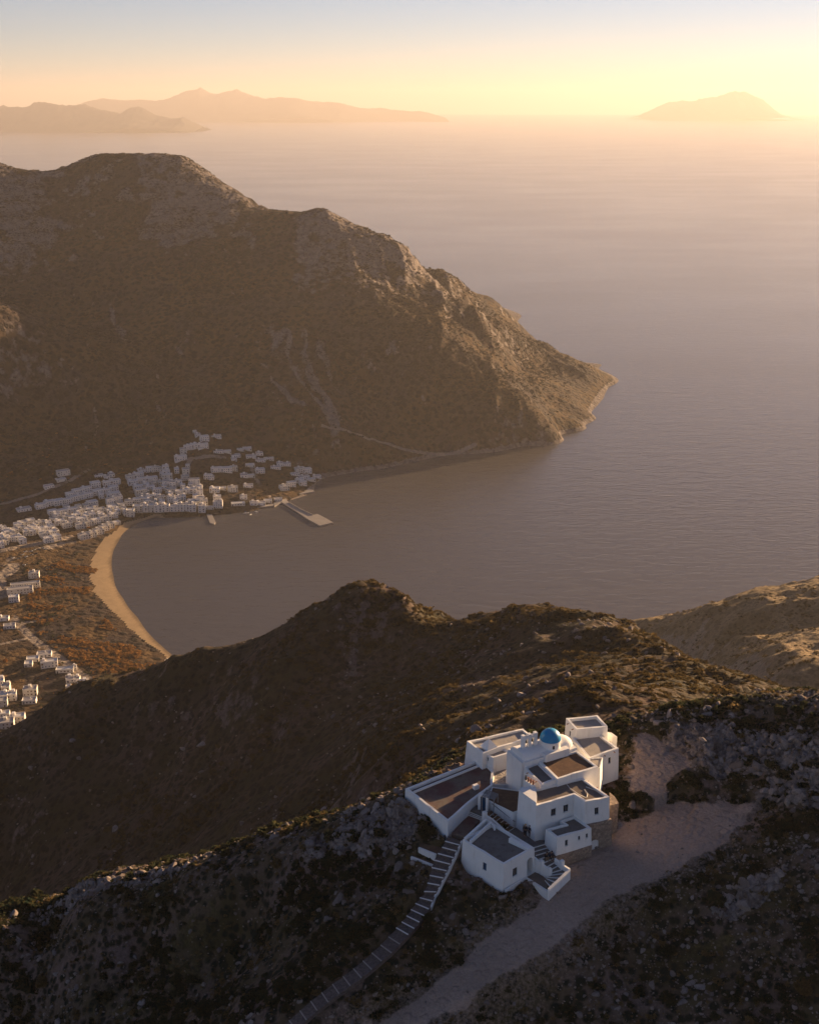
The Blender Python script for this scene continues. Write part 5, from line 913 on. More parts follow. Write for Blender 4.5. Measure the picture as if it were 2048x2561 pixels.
def person(loc, rz, label, pose, hair, coat, legs, hs=1.0):
    root = empty('person', loc, rz, label=label, category='person', group='visitors at the monastery')
    S = hs
    if pose == 'stand':
        hipz = 0.92; knee = [(-0.10, 0.04, 0.50), (0.10, -0.03, 0.50)]; ank = [(-0.11, 0.0, 0.08), (0.11, -0.08, 0.08)]; toe = [(-0.12, 0.17, 0.04), (0.12, 0.09, 0.04)]; hip = (0, 0, hipz); ch = (0, 0.0, 1.30); nk = (0, -0.01, 1.48); hd = (0, 0.02, 1.63)
        el = [(-0.27, -0.02, 1.15), (0.27, 0.0, 1.15)]; wr = [(-0.28, 0.08, 0.92), (0.27, 0.10, 0.93)]
    else:
        hip = (0, 0, 0.10); knee = [(-0.13, 0.40, 0.22), (0.13, 0.42, 0.22)]; ank = [(-0.12, 0.46, -0.20), (0.13, 0.48, -0.20)]; toe = [(-0.13, 0.62, -0.25), (0.14, 0.64, -0.25)]; ch = (0, 0.06, 0.48); nk = (0, 0.10, 0.66); hd = (0, 0.15, 0.81)
        el = [(-0.27, 0.16, 0.34), (0.27, 0.18, 0.34)]; wr = [(-0.15, 0.36, 0.28), (0.14, 0.38, 0.28)]
    sh = [(-0.19, ch[1], ch[2] + 0.10), (0.19, ch[1], ch[2] + 0.10)]
    V = [hip, ch, nk, hd]; E_ = [(0, 1), (1, 2), (2, 3)]; Rr = [0.13, 0.15, 0.055, 0.085]
    def add(p, q, r): V.append(p); E_.append((q, len(V) - 1)); Rr.append(r); return len(V) - 1
    V[3] = hd; add((hd[0], hd[1] + 0.01, hd[2] + 0.08), 3, 0.075); add((hd[0], hd[1] + 0.10, hd[2] - 0.01), 3, 0.018)
    for s in (0, 1):
        a = add(sh[s], 1, 0.065); b = add(el[s], a, 0.045); c = add(wr[s], b, 0.028)
        w = np.array(wr[s]); d = w - np.array(el[s]); d = d / np.linalg.norm(d); pm = add(tuple(w + d * 0.07), c, 0.030)
        side = np.cross(d, [1, 0, 0]); side /= np.linalg.norm(side) + 1e-9
        for k in range(4): add(tuple(w + d * (0.15 - 0.012 * abs(k - 1.3)) + side * (k - 1.5) * 0.02), pm, 0.008)
        add(tuple(w + d * 0.09 + side * 0.05), c, 0.009)
        h_ = add((-0.10 + 0.2 * s, hip[1], hip[2] - 0.06), 0, 0.10); k = add(knee[s], h_, 0.065); n_ = add(ank[s], k, 0.042); add(toe[s], n_, 0.035)
    obj('body', skin_mesh('body', [tuple(S * x for x in p) for p in V], E_, [S * r for r in Rr], SKIN), root)
    cv = [(hip[0], hip[1], hip[2] + 0.02), ch, (nk[0], nk[1], nk[2] - 0.06)] + sh + el + [tuple(np.array(el[s]) + 0.85 * (np.array(wr[s]) - np.array(el[s]))) for s in (0, 1)]
    obj('jacket', skin_mesh('jacket', [tuple(S * x for x in p) for p in cv], [(0, 1), (1, 2), (1, 3), (1, 4), (3, 5), (4, 6), (5, 7), (6, 8)], [S * r for r in (0.155, 0.175, 0.075, 0.082, 0.082, 0.062, 0.062, 0.045, 0.045)], coat), root)
    tv = [hip] + [(-0.10 + 0.2 * s, hip[1], hip[2] - 0.06) for s in (0, 1)] + knee + [tuple(np.array(knee[s]) + 0.9 * (np.array(ank[s]) - np.array(knee[s]))) for s in (0, 1)]
    obj('trousers', skin_mesh('trousers', [tuple(S * x for x in p) for p in tv], [(0, 1), (0, 2), (1, 3), (2, 4), (3, 5), (4, 6)], [S * r for r in (0.15, 0.115, 0.115, 0.08, 0.08, 0.06, 0.06)], legs), root)
    hv, hf = lathe([(0.108 * math.cos(a) * S, 0.125 * math.sin(a) * S) for a in np.linspace(-0.25, 1.52, 8)], (hd[0] * S, (hd[1] - 0.02) * S, (hd[2] + 0.035) * S), 14)
    obj('hair', mesh_py('hair', hv, hf, [hair], smooth=True), root)
PE = PLACE['PEOPLE']
person((PE[0][0] - 0.05, PE[0][1] - 0.05, 464.0), R(150), 'person with sunlit hair in dark clothes standing by the doorway', 'stand', HAIRL, CLOTHD, JEANS, 1.02)
person((PE[1][0] + 0.2, PE[1][1] - 0.35, 464.0), R(-60), 'dark haired person in navy jacket standing on the landing', 'stand', HAIRD, CLOTHN, JEANS, 0.97)
person((PE[2][0] - 0.05, PE[2][1] + 0.3, 463.42), R(190), 'visitor in black jacket and tan trousers seated on the stairs', 'sit', HAIRD, CLOTHD, TAN)
person((PE[3][0] - 0.1, PE[3][1] + 0.35, 463.42), R(196), 'visitor in navy jacket and dark trousers seated on the stairs', 'sit', HAIRD, CLOTHN, JEANS)

# ---------------------------------------------------------------- the village across the bay
def ground_z(x, y): return float(h_far(np.array([x]), np.array([y]))[0])
VW = [plaster('village_whitewash', (0.80, 0.75, 0.69), 0.15), plaster('village_cream_wash', (0.70, 0.65, 0.57), 0.15), plaster('village_grey_wash', (0.66, 0.62, 0.57), 0.15)]
VR = [plain('pale_screed_roof', (0.55, 0.52, 0.49), 0.9, 0.1), plain('grey_screed_roof', (0.36, 0.33, 0.31), 0.9, 0.1)]
SHUT = [plain('blue_shutter', (0.03, 0.07, 0.13), 0.6), plain('brown_shutter', (0.10, 0.05, 0.03), 0.6), plain('grey_glass', (0.03, 0.035, 0.04), 0.25, 0.5)]
PROTO = {}
def house_parts(st, w, var):
    """meshes of a house type: front towards -y, foot at z = 0, walls carried 4 m into the slope"""
    key = (st, w, var)
    if key in PROTO: return PROTO[key]
    r = random.Random(st * 100 + w * 7 + var); d = r.choice((6.5, 7.5, 8.5)); zt = 3.0 * st + 0.7
    poly = [(-w / 2, -d / 2), (w / 2, -d / 2), (w / 2, d / 2), (-w / 2, d / 2)]
    ops = []; n = max(2, int(w / 2.7)); ds = r.randrange(n)
    for s in range(st):
        for i in range(n):
            c = w * (i + 0.5) / n + r.uniform(-0.2, 0.2)
            if s == 0 and i == ds: ops.append((0, c - 0.55, c + 0.55, 0.06, 2.2, 'door'))
            elif r.random() < 0.85:
                big = r.random() < 0.3
                ops.append((0, c - (0.75 if big else 0.5), c + (0.75 if big else 0.5), 3.0 * s + (0.15 if big and s else 0.9), 3.0 * s + 2.25, 'door' if big and s else 'window'))
        for e, L in ((1, d), (3, d)):
            for i in range(2):
                if r.random() < 0.7: c = L * (0.28 + 0.44 * i); ops.append((e, c - 0.45, c + 0.45, 3.0 * s + 0.95, 3.0 * s + 2.15, 'window'))
    v, f, holes, inn = wall_geo(poly, zt, -4.0, ops, 0.0, 0.22, 0.55)
    wm = VW[var % 3 if var < 2 else 0]
    P = [('wall', mesh_py('house_wall', v, f, [wm]), None)]
    P.append(('roof', mesh_py('house_roof', [(p[0], p[1], zt - 0.55) for p in inn], [(0, 1, 2, 3)], [VR[(var + st) % 2]]), None))
    for o, Pt, s0, s1, z0, z1, dp in holes:
        m = SHUT[(var + (o[5] == 'door')) % 3]
        P.append((o[5] if z0 < 1 or o[5] == 'window' else 'balcony_door', mesh_py('house_' + o[5], *box_v(Pt, s0, s1, z0, z1, 0.12, 0.17), [m]), None))
    if st > 1 and var != 1:
        bx = r.uniform(-w / 2 + 1.5, w / 2 - 1.5); b_ = merge(prism([(bx - 1.4, -d / 2 - 1.1), (bx + 1.4, -d / 2 - 1.1), (bx + 1.4, -d / 2 - 0.01), (bx - 1.4, -d / 2 - 0.01)], 2.85, 3.0),
                    prism([(bx - 1.4, -d / 2 - 1.1), (bx + 1.4, -d / 2 - 1.1), (bx + 1.4, -d / 2 - 1.0), (bx - 1.4, -d / 2 - 1.0)], 3.01, 3.85))
        P.append(('balcony', mesh_py('house_balcony', *b_, [wm]), None))
    if var == 0 or r.random() < 0.4:
        hx = r.uniform(-w / 2 + 1.6, w / 2 - 1.6); a_ = prism([(hx - 1.2, d / 2 - 3.2), (hx + 1.2, d / 2 - 3.2), (hx + 1.2, d / 2 - 0.5), (hx - 1.2, d / 2 - 0.5)], zt - 0.6, zt + 1.5)
        P.append(('stair_tower', mesh_py('house_stair_tower', *a_, [wm]), None))
    if var == 2:
        hx = r.uniform(-w / 2 + 1, w / 2 - 1); P.append(('chimney', mesh_py('house_chimney', *prism([(hx - 0.35, 0.6), (hx + 0.35, 0.6), (hx + 0.35, 1.3), (hx - 0.35, 1.3)], zt - 0.56, zt + 0.7), [wm]), None))
    PROTO[key] = P; return P

ORD = 'first second third fourth fifth sixth seventh eighth ninth tenth eleventh twelfth thirteenth fourteenth fifteenth sixteenth seventeenth eighteenth nineteenth twentieth twenty-first twenty-second twenty-third twenty-fourth'.split()
ST = {1: 'low', 2: 'two storey', 3: 'three storey'}
def house(x, y, w, st, rot, label, group, var):
    wn = min((6, 8, 11, 15, 22, 36), key=lambda q: abs(math.log(q / max(w, 3.5)))); k = max(w, 4.0) / wn
    z = ground_z(x, y); d = 3.5
    cx, cy = x + math.sin(-R(rot)) * 0 - math.sin(R(rot)) * d, y + math.cos(R(rot)) * d
    root = empty('house', (cx, cy, z), R(rot), label=label, category='house', group=group); root.scale = (k * 1.17, min(k * 1.25, 1.4), 1.06)
    for nm, me, _ in house_parts(st, wn, var): obj(nm, me, root)
    return root
for phrase, rot, hs in ROWS:
    order = sorted(range(len(hs)), key=lambda i: hs[i][0])
    for rank, i in enumerate(order):
        x, y, w, st = hs[i]
        lab = '%s white house, %s from inland end %s' % (ST[st], ORD[rank], phrase)
        house(x, y, w, st, rot + random.uniform(-4, 4), lab, 'white houses of the harbour village', random.randrange(3))

CONC = slab('harbour_concrete', (0.36, 0.32, 0.28), (0.30, 0.27, 0.24), (0.42, 0.37, 0.32), 0.08, 0.8)
def flat(name, poly, zt, label, cat, extra=None, mat=CONC, zb=-3.0):
    c = np.mean(np.array(poly), 0); t = Thing(name, (c[0], c[1], 0), label, cat); t.part('deck', *prism(ccw(poly), zb, zt), [mat]); return t
t = flat('pier', PIER, 1.8, 'long concrete harbour pier with a broad square head', 'pier')
t.part('sea_wall', *low_wall([(*p, 2.9) for p in PWALL], 1.0, 1.2), [CONC])
for k in range(7):
    u = k / 6; a = np.array(PIER[7]); b = np.array(PIER[6]); q = a + (b - a) * u * 0.9; n_ = np.array([0.35, 0.9])
    t.part('bollard', *lathe([(0.28, 0), (0.22, 0.35), (0.32, 0.45), (0.3, 0.6)], (q[0] + n_[0], q[1] + n_[1], 1.78), 8), [IRON])
flat('jetty', JETTY, 1.3, 'short concrete jetty in front of the waterfront row', 'jetty')
flat('harbour_apron', APRON, 1.62, 'pale concrete apron at the root of the pier', 'quay')
flat('bathing_platform', PLAT, 2.2, 'pale concrete platform at the water under the houses on the point', 'platform')
v, f = [], []
qa = [np.array(p) for p in QUAY]
qb = [p + np.array([0.1, 1.0]) * (7 if i < 6 else 10) for i, p in enumerate(qa)]
c = np.mean(np.array(QUAY), 0); t = Thing('quay', (c[0], c[1], 0), 'long concrete quay along the village waterfront', 'quay')
t.part('deck', *prism(ccw([tuple(p) for p in qa] + [tuple(p) for p in qb[::-1]]), -3, 1.45), [CONC])
t.part('edge_wall', *low_wall([(*(p + np.array([0, 0.3])), 1.95) for p in qa[2:6]], 0.5, 0.6), [LIMELINE])

BOATW = plain('white_boat_hull', (0.75, 0.74, 0.72), 0.35, 0.4); BOATB = plain('blue_boat_trim', (0.03, 0.10, 0.22), 0.5); WOODB = plain('boat_planks', (0.24, 0.15, 0.08), 0.7)
def boat(x, y, rz, label, k=1.0):
    t = Thing('fishing_boat', (x, y, 0), label, 'boat', 'small boats moored off the quay', rz=rz); L = 3.2 * k
    prof = [(-1.0, 0.72, 0.75), (-0.6, 0.95, 0.7), (0.0, 1.0, 0.68), (0.5, 0.8, 0.76), (0.85, 0.4, 0.92), (1.0, 0.04, 1.05)]
    vv, ff = [], []
    for s, b_, zt in prof:
        for q, (yy, zz) in enumerate(((-1, zt), (-0.8, 0.1), (0, -0.3), (0.8, 0.1), (1, zt))): vv.append((s * L, yy * b_ * 1.0 * k, zz * k))
    for i in range(5):
        for q in range(4): a = i * 5 + q; ff.append((a, a + 5, a + 6, a + 1))
    ff.append((0, 1, 2, 3, 4))
    def P2(nm, vv, ff, mt, par=None): return obj(nm, mesh_py(nm, vv, ff, [mt]), par or t.o)
    P2('hull', vv, ff, BOATW)
    P2('deck', [(s * L * 0.97, yy * b_ * 0.93 * k, 0.5 * k) for s, b_, zt in prof for yy in (-1, 1)], [(2 * i, 2 * i + 2, 2 * i + 3, 2 * i + 1) for i in range(5)], WOODB)
    P2('cabin', *prism([(-1.2 * k, -0.5 * k), (0.2 * k, -0.5 * k), (0.2 * k, 0.5 * k), (-1.2 * k, 0.5 * k)], 0.5 * k, 1.7 * k), BOATW)
    P2('cabin_roof', *prism([(-1.4 * k, -0.6 * k), (0.4 * k, -0.6 * k), (0.4 * k, 0.6 * k), (-1.4 * k, 0.6 * k)], 1.702 * k, 1.8 * k), BOATB)
    P2('mast', *tube([(0.9 * k, 0, 0.5 * k), (0.9 * k, 0, 3.2 * k)], 0.05 * k), WOODB)
boat(*BOATS[0], 0.3, 'larger white fishing boat moored off the quay', 1.25); boat(*BOATS[1], -0.4, 'small white boat moored nearest the pier', 0.95); boat(*BOATS[2], 1.1, 'small white boat moored between the other two boats', 0.85)

TYRE = plain('tyre_rubber', (0.02, 0.02, 0.02), 0.9); CARG = plain('car_glass', (0.02, 0.025, 0.03), 0.1, 0.6); RIM = plain('wheel_rim', (0.4, 0.4, 0.4), 0.4)
CARC = {'white': plain('white_car_paint', (0.7, 0.7, 0.7), 0.3, 0.5), 'dark grey': plain('dark_grey_car_paint', (0.06, 0.06, 0.065), 0.3, 0.5), 'silver': plain('silver_car_paint', (0.38, 0.38, 0.38), 0.3, 0.5), 'dark red': plain('dark_red_car_paint', (0.16, 0.02, 0.02), 0.3, 0.5)}
def car_meshes():
    bv = [(x, y, z) for x, z in ((-2.05, 0.3), (2.05, 0.3), (2.1, 0.7), (0.95, 0.88), (-1.9, 0.95), (-2.1, 0.8)) for y in (-0.85, 0.85)]
    bf = [(2 * i, 2 * ((i + 1) % 6), 2 * ((i + 1) % 6) + 1, 2 * i + 1) for i in range(6)] + [(0, 2, 4, 6, 8, 10)[::-1], (1, 3, 5, 7, 9, 11)]
    cv = [(x, y * k, z) for x, z, k in ((-1.75, 0.93, 0.82), (0.95, 0.89, 0.82), (0.25, 1.42, 0.68), (-1.3, 1.45, 0.68)) for y in (-1, 1)]
    cf = [(2 * i, 2 * ((i + 1) % 4), 2 * ((i + 1) % 4) + 1, 2 * i + 1) for i in range(4)] + [(0, 2, 4, 6)[::-1], (1, 3, 5, 7)]
    seg = 12; wv = [(0.32 * math.cos(a), y, 0.32 * math.sin(a)) for y in (-0.1, 0.1) for a in np.linspace(0, 2 * math.pi, seg, endpoint=False)]
    wf = [(k, (k + 1) % seg, seg + (k + 1) % seg, seg + k) for k in range(seg)] + [tuple(range(seg))[::-1], tuple(range(seg, 2 * seg))]
    rf = prism([(-0.1, -0.05), (0.1, -0.05), (0.1, 0.05), (-0.1, 0.05)], -0.1, 0.1)
    return bv, bf, cv, cf, wv, wf, rf
_c = car_meshes(); CM = {k: mesh_py('car_body', _c[0], _c[1], [m]) for k, m in CARC.items()}; CC = mesh_py('car_cabin', _c[2], _c[3], [CARG]); CW = mesh_py('car_wheel', _c[4], _c[5], [TYRE])
cols = list(CARC)
for i, (x, y) in enumerate(CARS):
    col = cols[(i * 5 + i // 3) % 4]
    t = empty('parked_car', (x, y, ground_z(x, y) + 0.06), 0.5 + 0.15 * ((i * 7) % 5) + (1.57 if i % 4 == 0 else 0), label='%s car parked on the open ground behind the beach' % col, category='car', group='%s cars parked behind the beach' % col)
    obj('body', CM[col], t); obj('cabin', CC, t)
    for wx in (-1.3, 1.3):
        for wy in (-0.8, 0.8): w_ = obj('wheel', CW, t); w_.location = (wx, wy, 0.32)

# ---------------------------------------------------------------- scrub, stones, bushes and trees
def leaf_mat(name, c1, c2, warm, w=0.3):
    n = NT(name); rnd = n.n('ShaderNodeObjectInfo').outputs['Random']; ns = n.noise(n.pos(obj=True), 4.0, 3)
    k = n.mix(rnd, c1, c2); k = n.mix(n.math('MULTIPLY', n.ramp(ns, [(0.45, 0.0), (0.65, 1.0)]), w * 1.6, clamp=True), k, warm)
    tr = n.n('ShaderNodeBsdfTranslucent'); n.l(k, tr.inputs['Color']); d = n.n('ShaderNodeBsdfDiffuse'); n.l(k, d.inputs['Color'])
    mx = n.n('ShaderNodeMixShader'); mx.inputs[0].default_value = 0.48; n.l(d.outputs[0], mx.inputs[1]); n.l(tr.outputs[0], mx.inputs[2]); n.l(mx.outputs[0], n.out.inputs['Surface'])
    return n.m
SCRUB = leaf_mat('scrub_leaves', (0.018, 0.030, 0.021), (0.05, 0.055, 0.03), (0.13, 0.085, 0.032))
DRY = leaf_mat('dry_scrub_leaves', (0.095, 0.066, 0.032), (0.17, 0.118, 0.055), (0.24, 0.165, 0.07))
PHRY = leaf_mat('ridge_scrub_leaves', (0.034, 0.030, 0.016), (0.085, 0.06, 0.026), (0.15, 0.09, 0.034))
FARS = leaf_mat('mountain_scrub_leaves', (0.017, 0.016, 0.013), (0.042, 0.034, 0.026), (0.06, 0.045, 0.03))
BARK = plain('bark', (0.08, 0.06, 0.045), 0.95, 0.1)
def rock_mat():
    n = NT('grey_limestone'); rnd = n.n('ShaderNodeObjectInfo').outputs['Random']; p = n.pos(obj=True)
    k = n.mix(rnd, (0.15, 0.118, 0.104), (0.37, 0.305, 0.27)); k = n.mix(n.ramp(n.noise(p, 3.0, 5, 0.7), [(0.4, 0.55), (0.65, 0.0)]), k, (0.10, 0.085, 0.075))
    return n.surf(k, 0.95, 0.1, n.bump(n.noise(p, 6.0, 5), 0.6, 0.1))
ROCKM = rock_mat()

def leaf_clump(name, n, mat, seed, flat=0.75, size=0.16, spread=0.12, core=True):
    """a dome of small leaf faces with an uneven outline; radius about 1"""
    r = np.random.default_rng(seed); lobes = r.normal(size=(7, 3)); lobes[:, 2] = np.abs(lobes[:, 2]) * 0.7; lobes /= np.linalg.norm(lobes, axis=1)[:, None]; lr = r.uniform(0.45, 0.95, 7)
    d = r.normal(size=(n, 3)); d[:, 2] = np.abs(d[:, 2]); d /= np.linalg.norm(d, axis=1)[:, None]
    k = np.max(np.clip(d @ lobes.T, 0, 1) ** 4 * lr[None, :], 1) * 0.55 + 0.45
    c = d * (k * r.uniform(0.72, 1.0, n) + r.normal(0, spread * 0.4, n))[:, None]; c[:, 2] *= flat
    a = r.normal(size=(n, 3)) + d * 0.3; a /= np.linalg.norm(a, axis=1)[:, None]; b = np.cross(a, r.normal(size=(n, 3))); b /= np.linalg.norm(b, axis=1)[:, None]
    s = size * r.uniform(0.6, 1.4, n)[:, None]
    v = np.concatenate([c - a * s - b * s * 0.55, c + a * s - b * s * 0.55, c + a * s + b * s * 0.55, c - a * s + b * s * 0.55]).reshape(4, n, 3).transpose(1, 0, 2).reshape(-1, 3)
    f = np.arange(4 * n).reshape(n, 4)
    return mesh_np(name, v, f, mat)

def stone_mesh(name, seed, mat):
    bm = bmesh.new(); bmesh.ops.create_icosphere(bm, subdivisions=3, radius=1.0); r = random.Random(seed); ax = (r.uniform(0.7, 1.2), r.uniform(0.6, 1.0), r.uniform(0.45, 0.75))
    cuts = [(Vector((r.gauss(0, 1), r.gauss(0, 1), r.gauss(0, 1))).normalized(), r.uniform(0.38, 0.8)) for _ in range(11)]
    for vt in bm.verts:
        for nrm, dd in cuts:
            q = vt.co.dot(nrm)
            if q > dd: vt.co -= nrm * (q - dd)
        vt.co = Vector((vt.co.x * ax[0], vt.co.y * ax[1], vt.co.z * ax[2] + 0.15))
    me = bpy.data.meshes.new(name); bm.to_mesh(me); bm.free(); me.materials.append(mat); return me

def scatter(name, pts, scl, meshes, label=None, squash=None, tilt=0.0):
    """one ground-cover object: instances of a few small meshes on a cloud of points"""
    col = bpy.data.collections.new(name + '_kinds')
    for i, me in enumerate(meshes): col.objects.link(bpy.data.objects.new('%s_kind_%02d' % (name, i), me))
    n = len(pts); me = bpy.data.meshes.new(name); me.vertices.add(n); me.vertices.foreach_set('co', np.ascontiguousarray(pts, np.float32).ravel())
    a = me.attributes.new('scl', 'FLOAT_VECTOR', 'POINT'); a.data.foreach_set('vector', np.ascontiguousarray(scl, np.float32).ravel())
    a = me.attributes.new('rot', 'FLOAT_VECTOR', 'POINT'); rt = np.stack([rng.normal(0, tilt + 1e-6, n), rng.normal(0, tilt + 1e-6, n), rng.uniform(0, 6.283, n)], 1); a.data.foreach_set('vector', np.ascontiguousarray(rt, np.float32).ravel())
    a = me.attributes.new('pick', 'INT', 'POINT'); a.data.foreach_set('value', rng.integers(0, len(meshes), n).astype(np.int32))
    g = bpy.data.node_groups.new(name, 'GeometryNodeTree'); g.interface.new_socket('Geometry', in_out='INPUT', socket_type='NodeSocketGeometry'); g.interface.new_socket('Geometry', in_out='OUTPUT', socket_type='NodeSocketGeometry')
    gi = g.nodes.new('NodeGroupInput'); go = g.nodes.new('NodeGroupOutput'); io = g.nodes.new('GeometryNodeInstanceOnPoints'); ci = g.nodes.new('GeometryNodeCollectionInfo')
    ci.inputs[0].default_value = col; ci.inputs['Separate Children'].default_value = True; ci.inputs['Reset Children'].default_value = True
    def at(nm, ty):
        q = g.nodes.new('GeometryNodeInputNamedAttribute'); q.data_type = ty; q.inputs['Name'].default_value = nm; return q.outputs[0]
    g.links.new(gi.outputs[0], io.inputs['Points']); g.links.new(ci.outputs[0], io.inputs['Instance']); io.inputs['Pick Instance'].default_value = True
    g.links.new(at('pick', 'INT'), io.inputs['Instance Index']); g.links.new(at('rot', 'FLOAT_VECTOR'), io.inputs['Rotation']); g.links.new(at('scl', 'FLOAT_VECTOR'), io.inputs['Scale'])
    g.links.new(io.outputs[0], go.inputs[0])
    o = obj(name, me, kind='stuff', label=label); m = o.modifiers.new('scatter', 'NODES'); m.node_group = g
    return o

def cover(n, x0, x1, y0, y1, hf, keep, seed):
    r = np.random.default_rng(seed); x = r.uniform(x0, x1, n); y = r.uniform(y0, y1, n); ok = keep(x, y) > r.uniform(0, 1, n); x, y = x[ok], y[ok]
    return np.stack([x, y, hf(x, y)], 1)
BP_ = [[p for p in b_[3]] for b_ in BUILDINGS] + [[p[:2] for p in PLACE[k]] for k in ('LANDING', 'FRONT_COURT', 'PLATFORM', 'PAVING', 'PATH_LEDGE', 'PATH_LEDGE2')] + [[PLACE['STAIR_L'][i][:2] for i in range(7)] + [PLACE['STAIR_R'][i][:2] for i in range(6, -1, -1)]]
PATHP = [tuple((np.array(a) + np.array(b)) / 2) for a, b in zip(PLACE['PATH_L'], PLACE['PATH_R'])]
def free(x, y, m=0.5):
    k = np.ones(x.shape)
    for p in BP_: k = np.where(poly_dist(x, y, p) < m, 0, k)
    d, _ = seg_dist(x, y, PATHP); k = np.where(d < 1.25 + m * 0.5, 0, k)
    return k
def near_keep(x, y):
    rd, _ = road_mask(x, y); z = rock_zone(x, y)
    k = sstep(-0.15, 0.35, 1.25 * fbm(x, y, 8, 4, 301) + 0.35 * fbm(x, y, 3, 2, 302)) * 0.95 + 0.05
    k = k * (1 - 0.62 * sstep(0.1, 0.5, z)) * np.where(rd > -0.6, 0, 1) * (1 - 0.6 * sstep(-6, -0.5, rd) * (y < 132))
    k = k * (1 - 0.5 * sstep(4, 14, x) * (1 - sstep(124, 131, y)))
    return k * free(x, y)
cl_g = [leaf_clump('scrub_tuft', 110, SCRUB, 400 + i, 0.7, 0.17) for i in range(5)]; cl_d = [leaf_clump('dry_tuft', 80, DRY, 420 + i, 0.65, 0.15) for i in range(3)]
p = cover(56000, NX0, NX1, NY0, NY1, h_hill, near_keep, 1); s = rng.lognormal(-0.72, 0.5, len(p))[:, None] * np.array([1, 1, 0.85]); p[:, 2] -= 0.08
scatter('scrub', p, s, cl_g + cl_g[:2] + cl_d[:1], 'dark green scrub tufts covering the near hill', tilt=0.15)
p = cover(24000, NX0, NX1, NY0, NY1, h_hill, lambda x, y: (1.0 - near_keep(x, y) * 0.8) * free(x, y, 0.2) * np.where(road_mask(x, y)[0] > -0.5, 0, 0.55), 2); s = rng.lognormal(-1.35, 0.45, len(p))[:, None] * np.array([1, 1, 0.8])
scatter('dry_grass', p, s, cl_d, 'dry brown tufts between the scrub', tilt=0.2)
stones = [stone_mesh('stone', 500 + i, ROCKM) for i in range(7)]
def stone_keep(x, y):
    rd, _ = road_mask(x, y); z = rock_zone(x, y)
    k = 0.12 + 0.5 * sstep(0.05, 0.4, fbm(x, y, 11, 4, 311)) + 0.35 * sstep(4, 14, x) * (1 - sstep(124, 131, y)) + 0.9 * sstep(-0.1, 0.3, z) + 0.35 * sstep(-7, -0.5, rd) * (y < 134)
    return k * free(x, y, 0.15) * np.where(rd > -0.3, 0.02 + 0.25 * sstep(0.2, 0.5, fbm(x, y, 4, 3, 315)) * (1 - sstep(0.3, 2.2, rd)), 1)
p = cover(90000, NX0, NX1, NY0, NY1, h_hill, stone_keep, 3); s = np.minimum(rng.lognormal(-2.0, 0.55, len(p)), 0.55)[:, None] * np.array([1, 1, 1.0])
big = sstep(0.0, 0.4, rock_zone(p[:, 0], p[:, 1])); s = s * (1 + 0.9 * big[:, None])
scatter('rubble', p, s, stones, 'loose grey limestone rubble on the near hill', tilt=0.5)

# fractured blocks of the crags
blocks = [stone_mesh('block', 540 + i, ROCKM) for i in range(8)]
def crag_keep(x, y):
    k = sstep(0.02, 0.3, rock_zone(x, y) + 0.3 * fbm(x, y, 6, 3, 21)); return k * free(x, y, 0.6) * np.where(road_mask(x, y)[0] > -0.8, 0, 1)
p = cover(60000, NX0, NX1, NY0, NY1, h_hill, lambda x, y: crag_keep(x, y) * 0.75, 13); s = np.clip(rng.lognormal(-0.75, 0.5, len(p)), 0.15, 1.0)[:, None] * np.array([1.1, 0.9, 1.0]); p[:, 2] -= s[:, 2] * 0.25
scatter('crag_blocks', p, s, blocks, 'fractured grey blocks of the rocky crags', tilt=0.7)

# ridge cover
rc = [leaf_clump('ridge_tuft', 60, PHRY, 440 + i, 0.62, 0.2) for i in range(4)]
def mid_keep(x, y):
    inn = (x > NX0 + 1) & (x < NX1 - 1) & (y > NY0 + 1) & (y < NY1 - 1)
    k = sstep(-0.2, 0.35, fbm(x, y, 40, 4, 321) + 0.5 * fbm(x, y, 14, 2, 322) + np.clip((x - 0) / 160, -0.25, 0.4) + 0.22 * (1 - sstep(240, 380, y)) * (x > -20))
    return np.where(inn, 0, k)
p = cover(74000, -300, 190, 150, 760, h_hill, mid_keep, 4)
p = p[np.abs(p[:, 0]) < 0.36 * p[:, 1] + 25]
s = (rng.lognormal(0.15, 0.38, len(p)) * np.interp(p[:, 1], [150, 260, 500], [0.62, 0.85, 1.1]))[:, None] * np.array([1, 1, 0.8]); p[:, 2] -= 0.25
scatter('ridge_scrub', p, s, rc, 'dark scrub covering the ridge beyond the monastery', tilt=0.1)
p = cover(9000, -240, 150, 200, 720, h_hill, lambda x, y: 0.15 + 0.7 * sstep(0.5, 0.8, ridged(x, y, 60, 4, 95)), 5); s = rng.lognormal(-0.35, 0.45, len(p))[:, None] * np.array([1, 1, 1.0])
scatter('ridge_rubble', p, s, stones, 'pale rock showing through the scrub of the ridge', tilt=0.4)
p = cover(14000, 120, 460, 600, 1100, h_head, lambda x, y: sstep(-0.2, 0.4, fbm(x, y, 40, 4, 331)) * 0.5, 6); p = p[p[:, 2] > 6]; s = rng.lognormal(0.2, 0.35, len(p))[:, None] * np.array([1, 1, 0.7])
scatter('headland_scrub', p, s, rc, 'low scrub on the sunlit headland', tilt=0.1)
fc3 = [leaf_clump('mountain_tuft', 16, FARS, 460 + i, 0.7, 0.42) for i in range(3)]
def far_keep(x, y): return sstep(-0.25, 0.4, fbm(x, y, 120, 4, 341) + 0.6 * fbm(x, y, 28, 3, 342)) * 0.9 + 0.06
p = cover(90000, -860, 420, 1640, 2650, h_far, far_keep, 7); p = p[(p[:, 2] > 24) & (p[:, 0] > -0.37 * p[:, 1] - 20)]; s = rng.lognormal(0.55, 0.38, len(p))[:, None] * np.array([1, 1, 0.75])
scatter('mountain_scrub', p, s, fc3, 'dark scrub speckling the mountain across the bay')

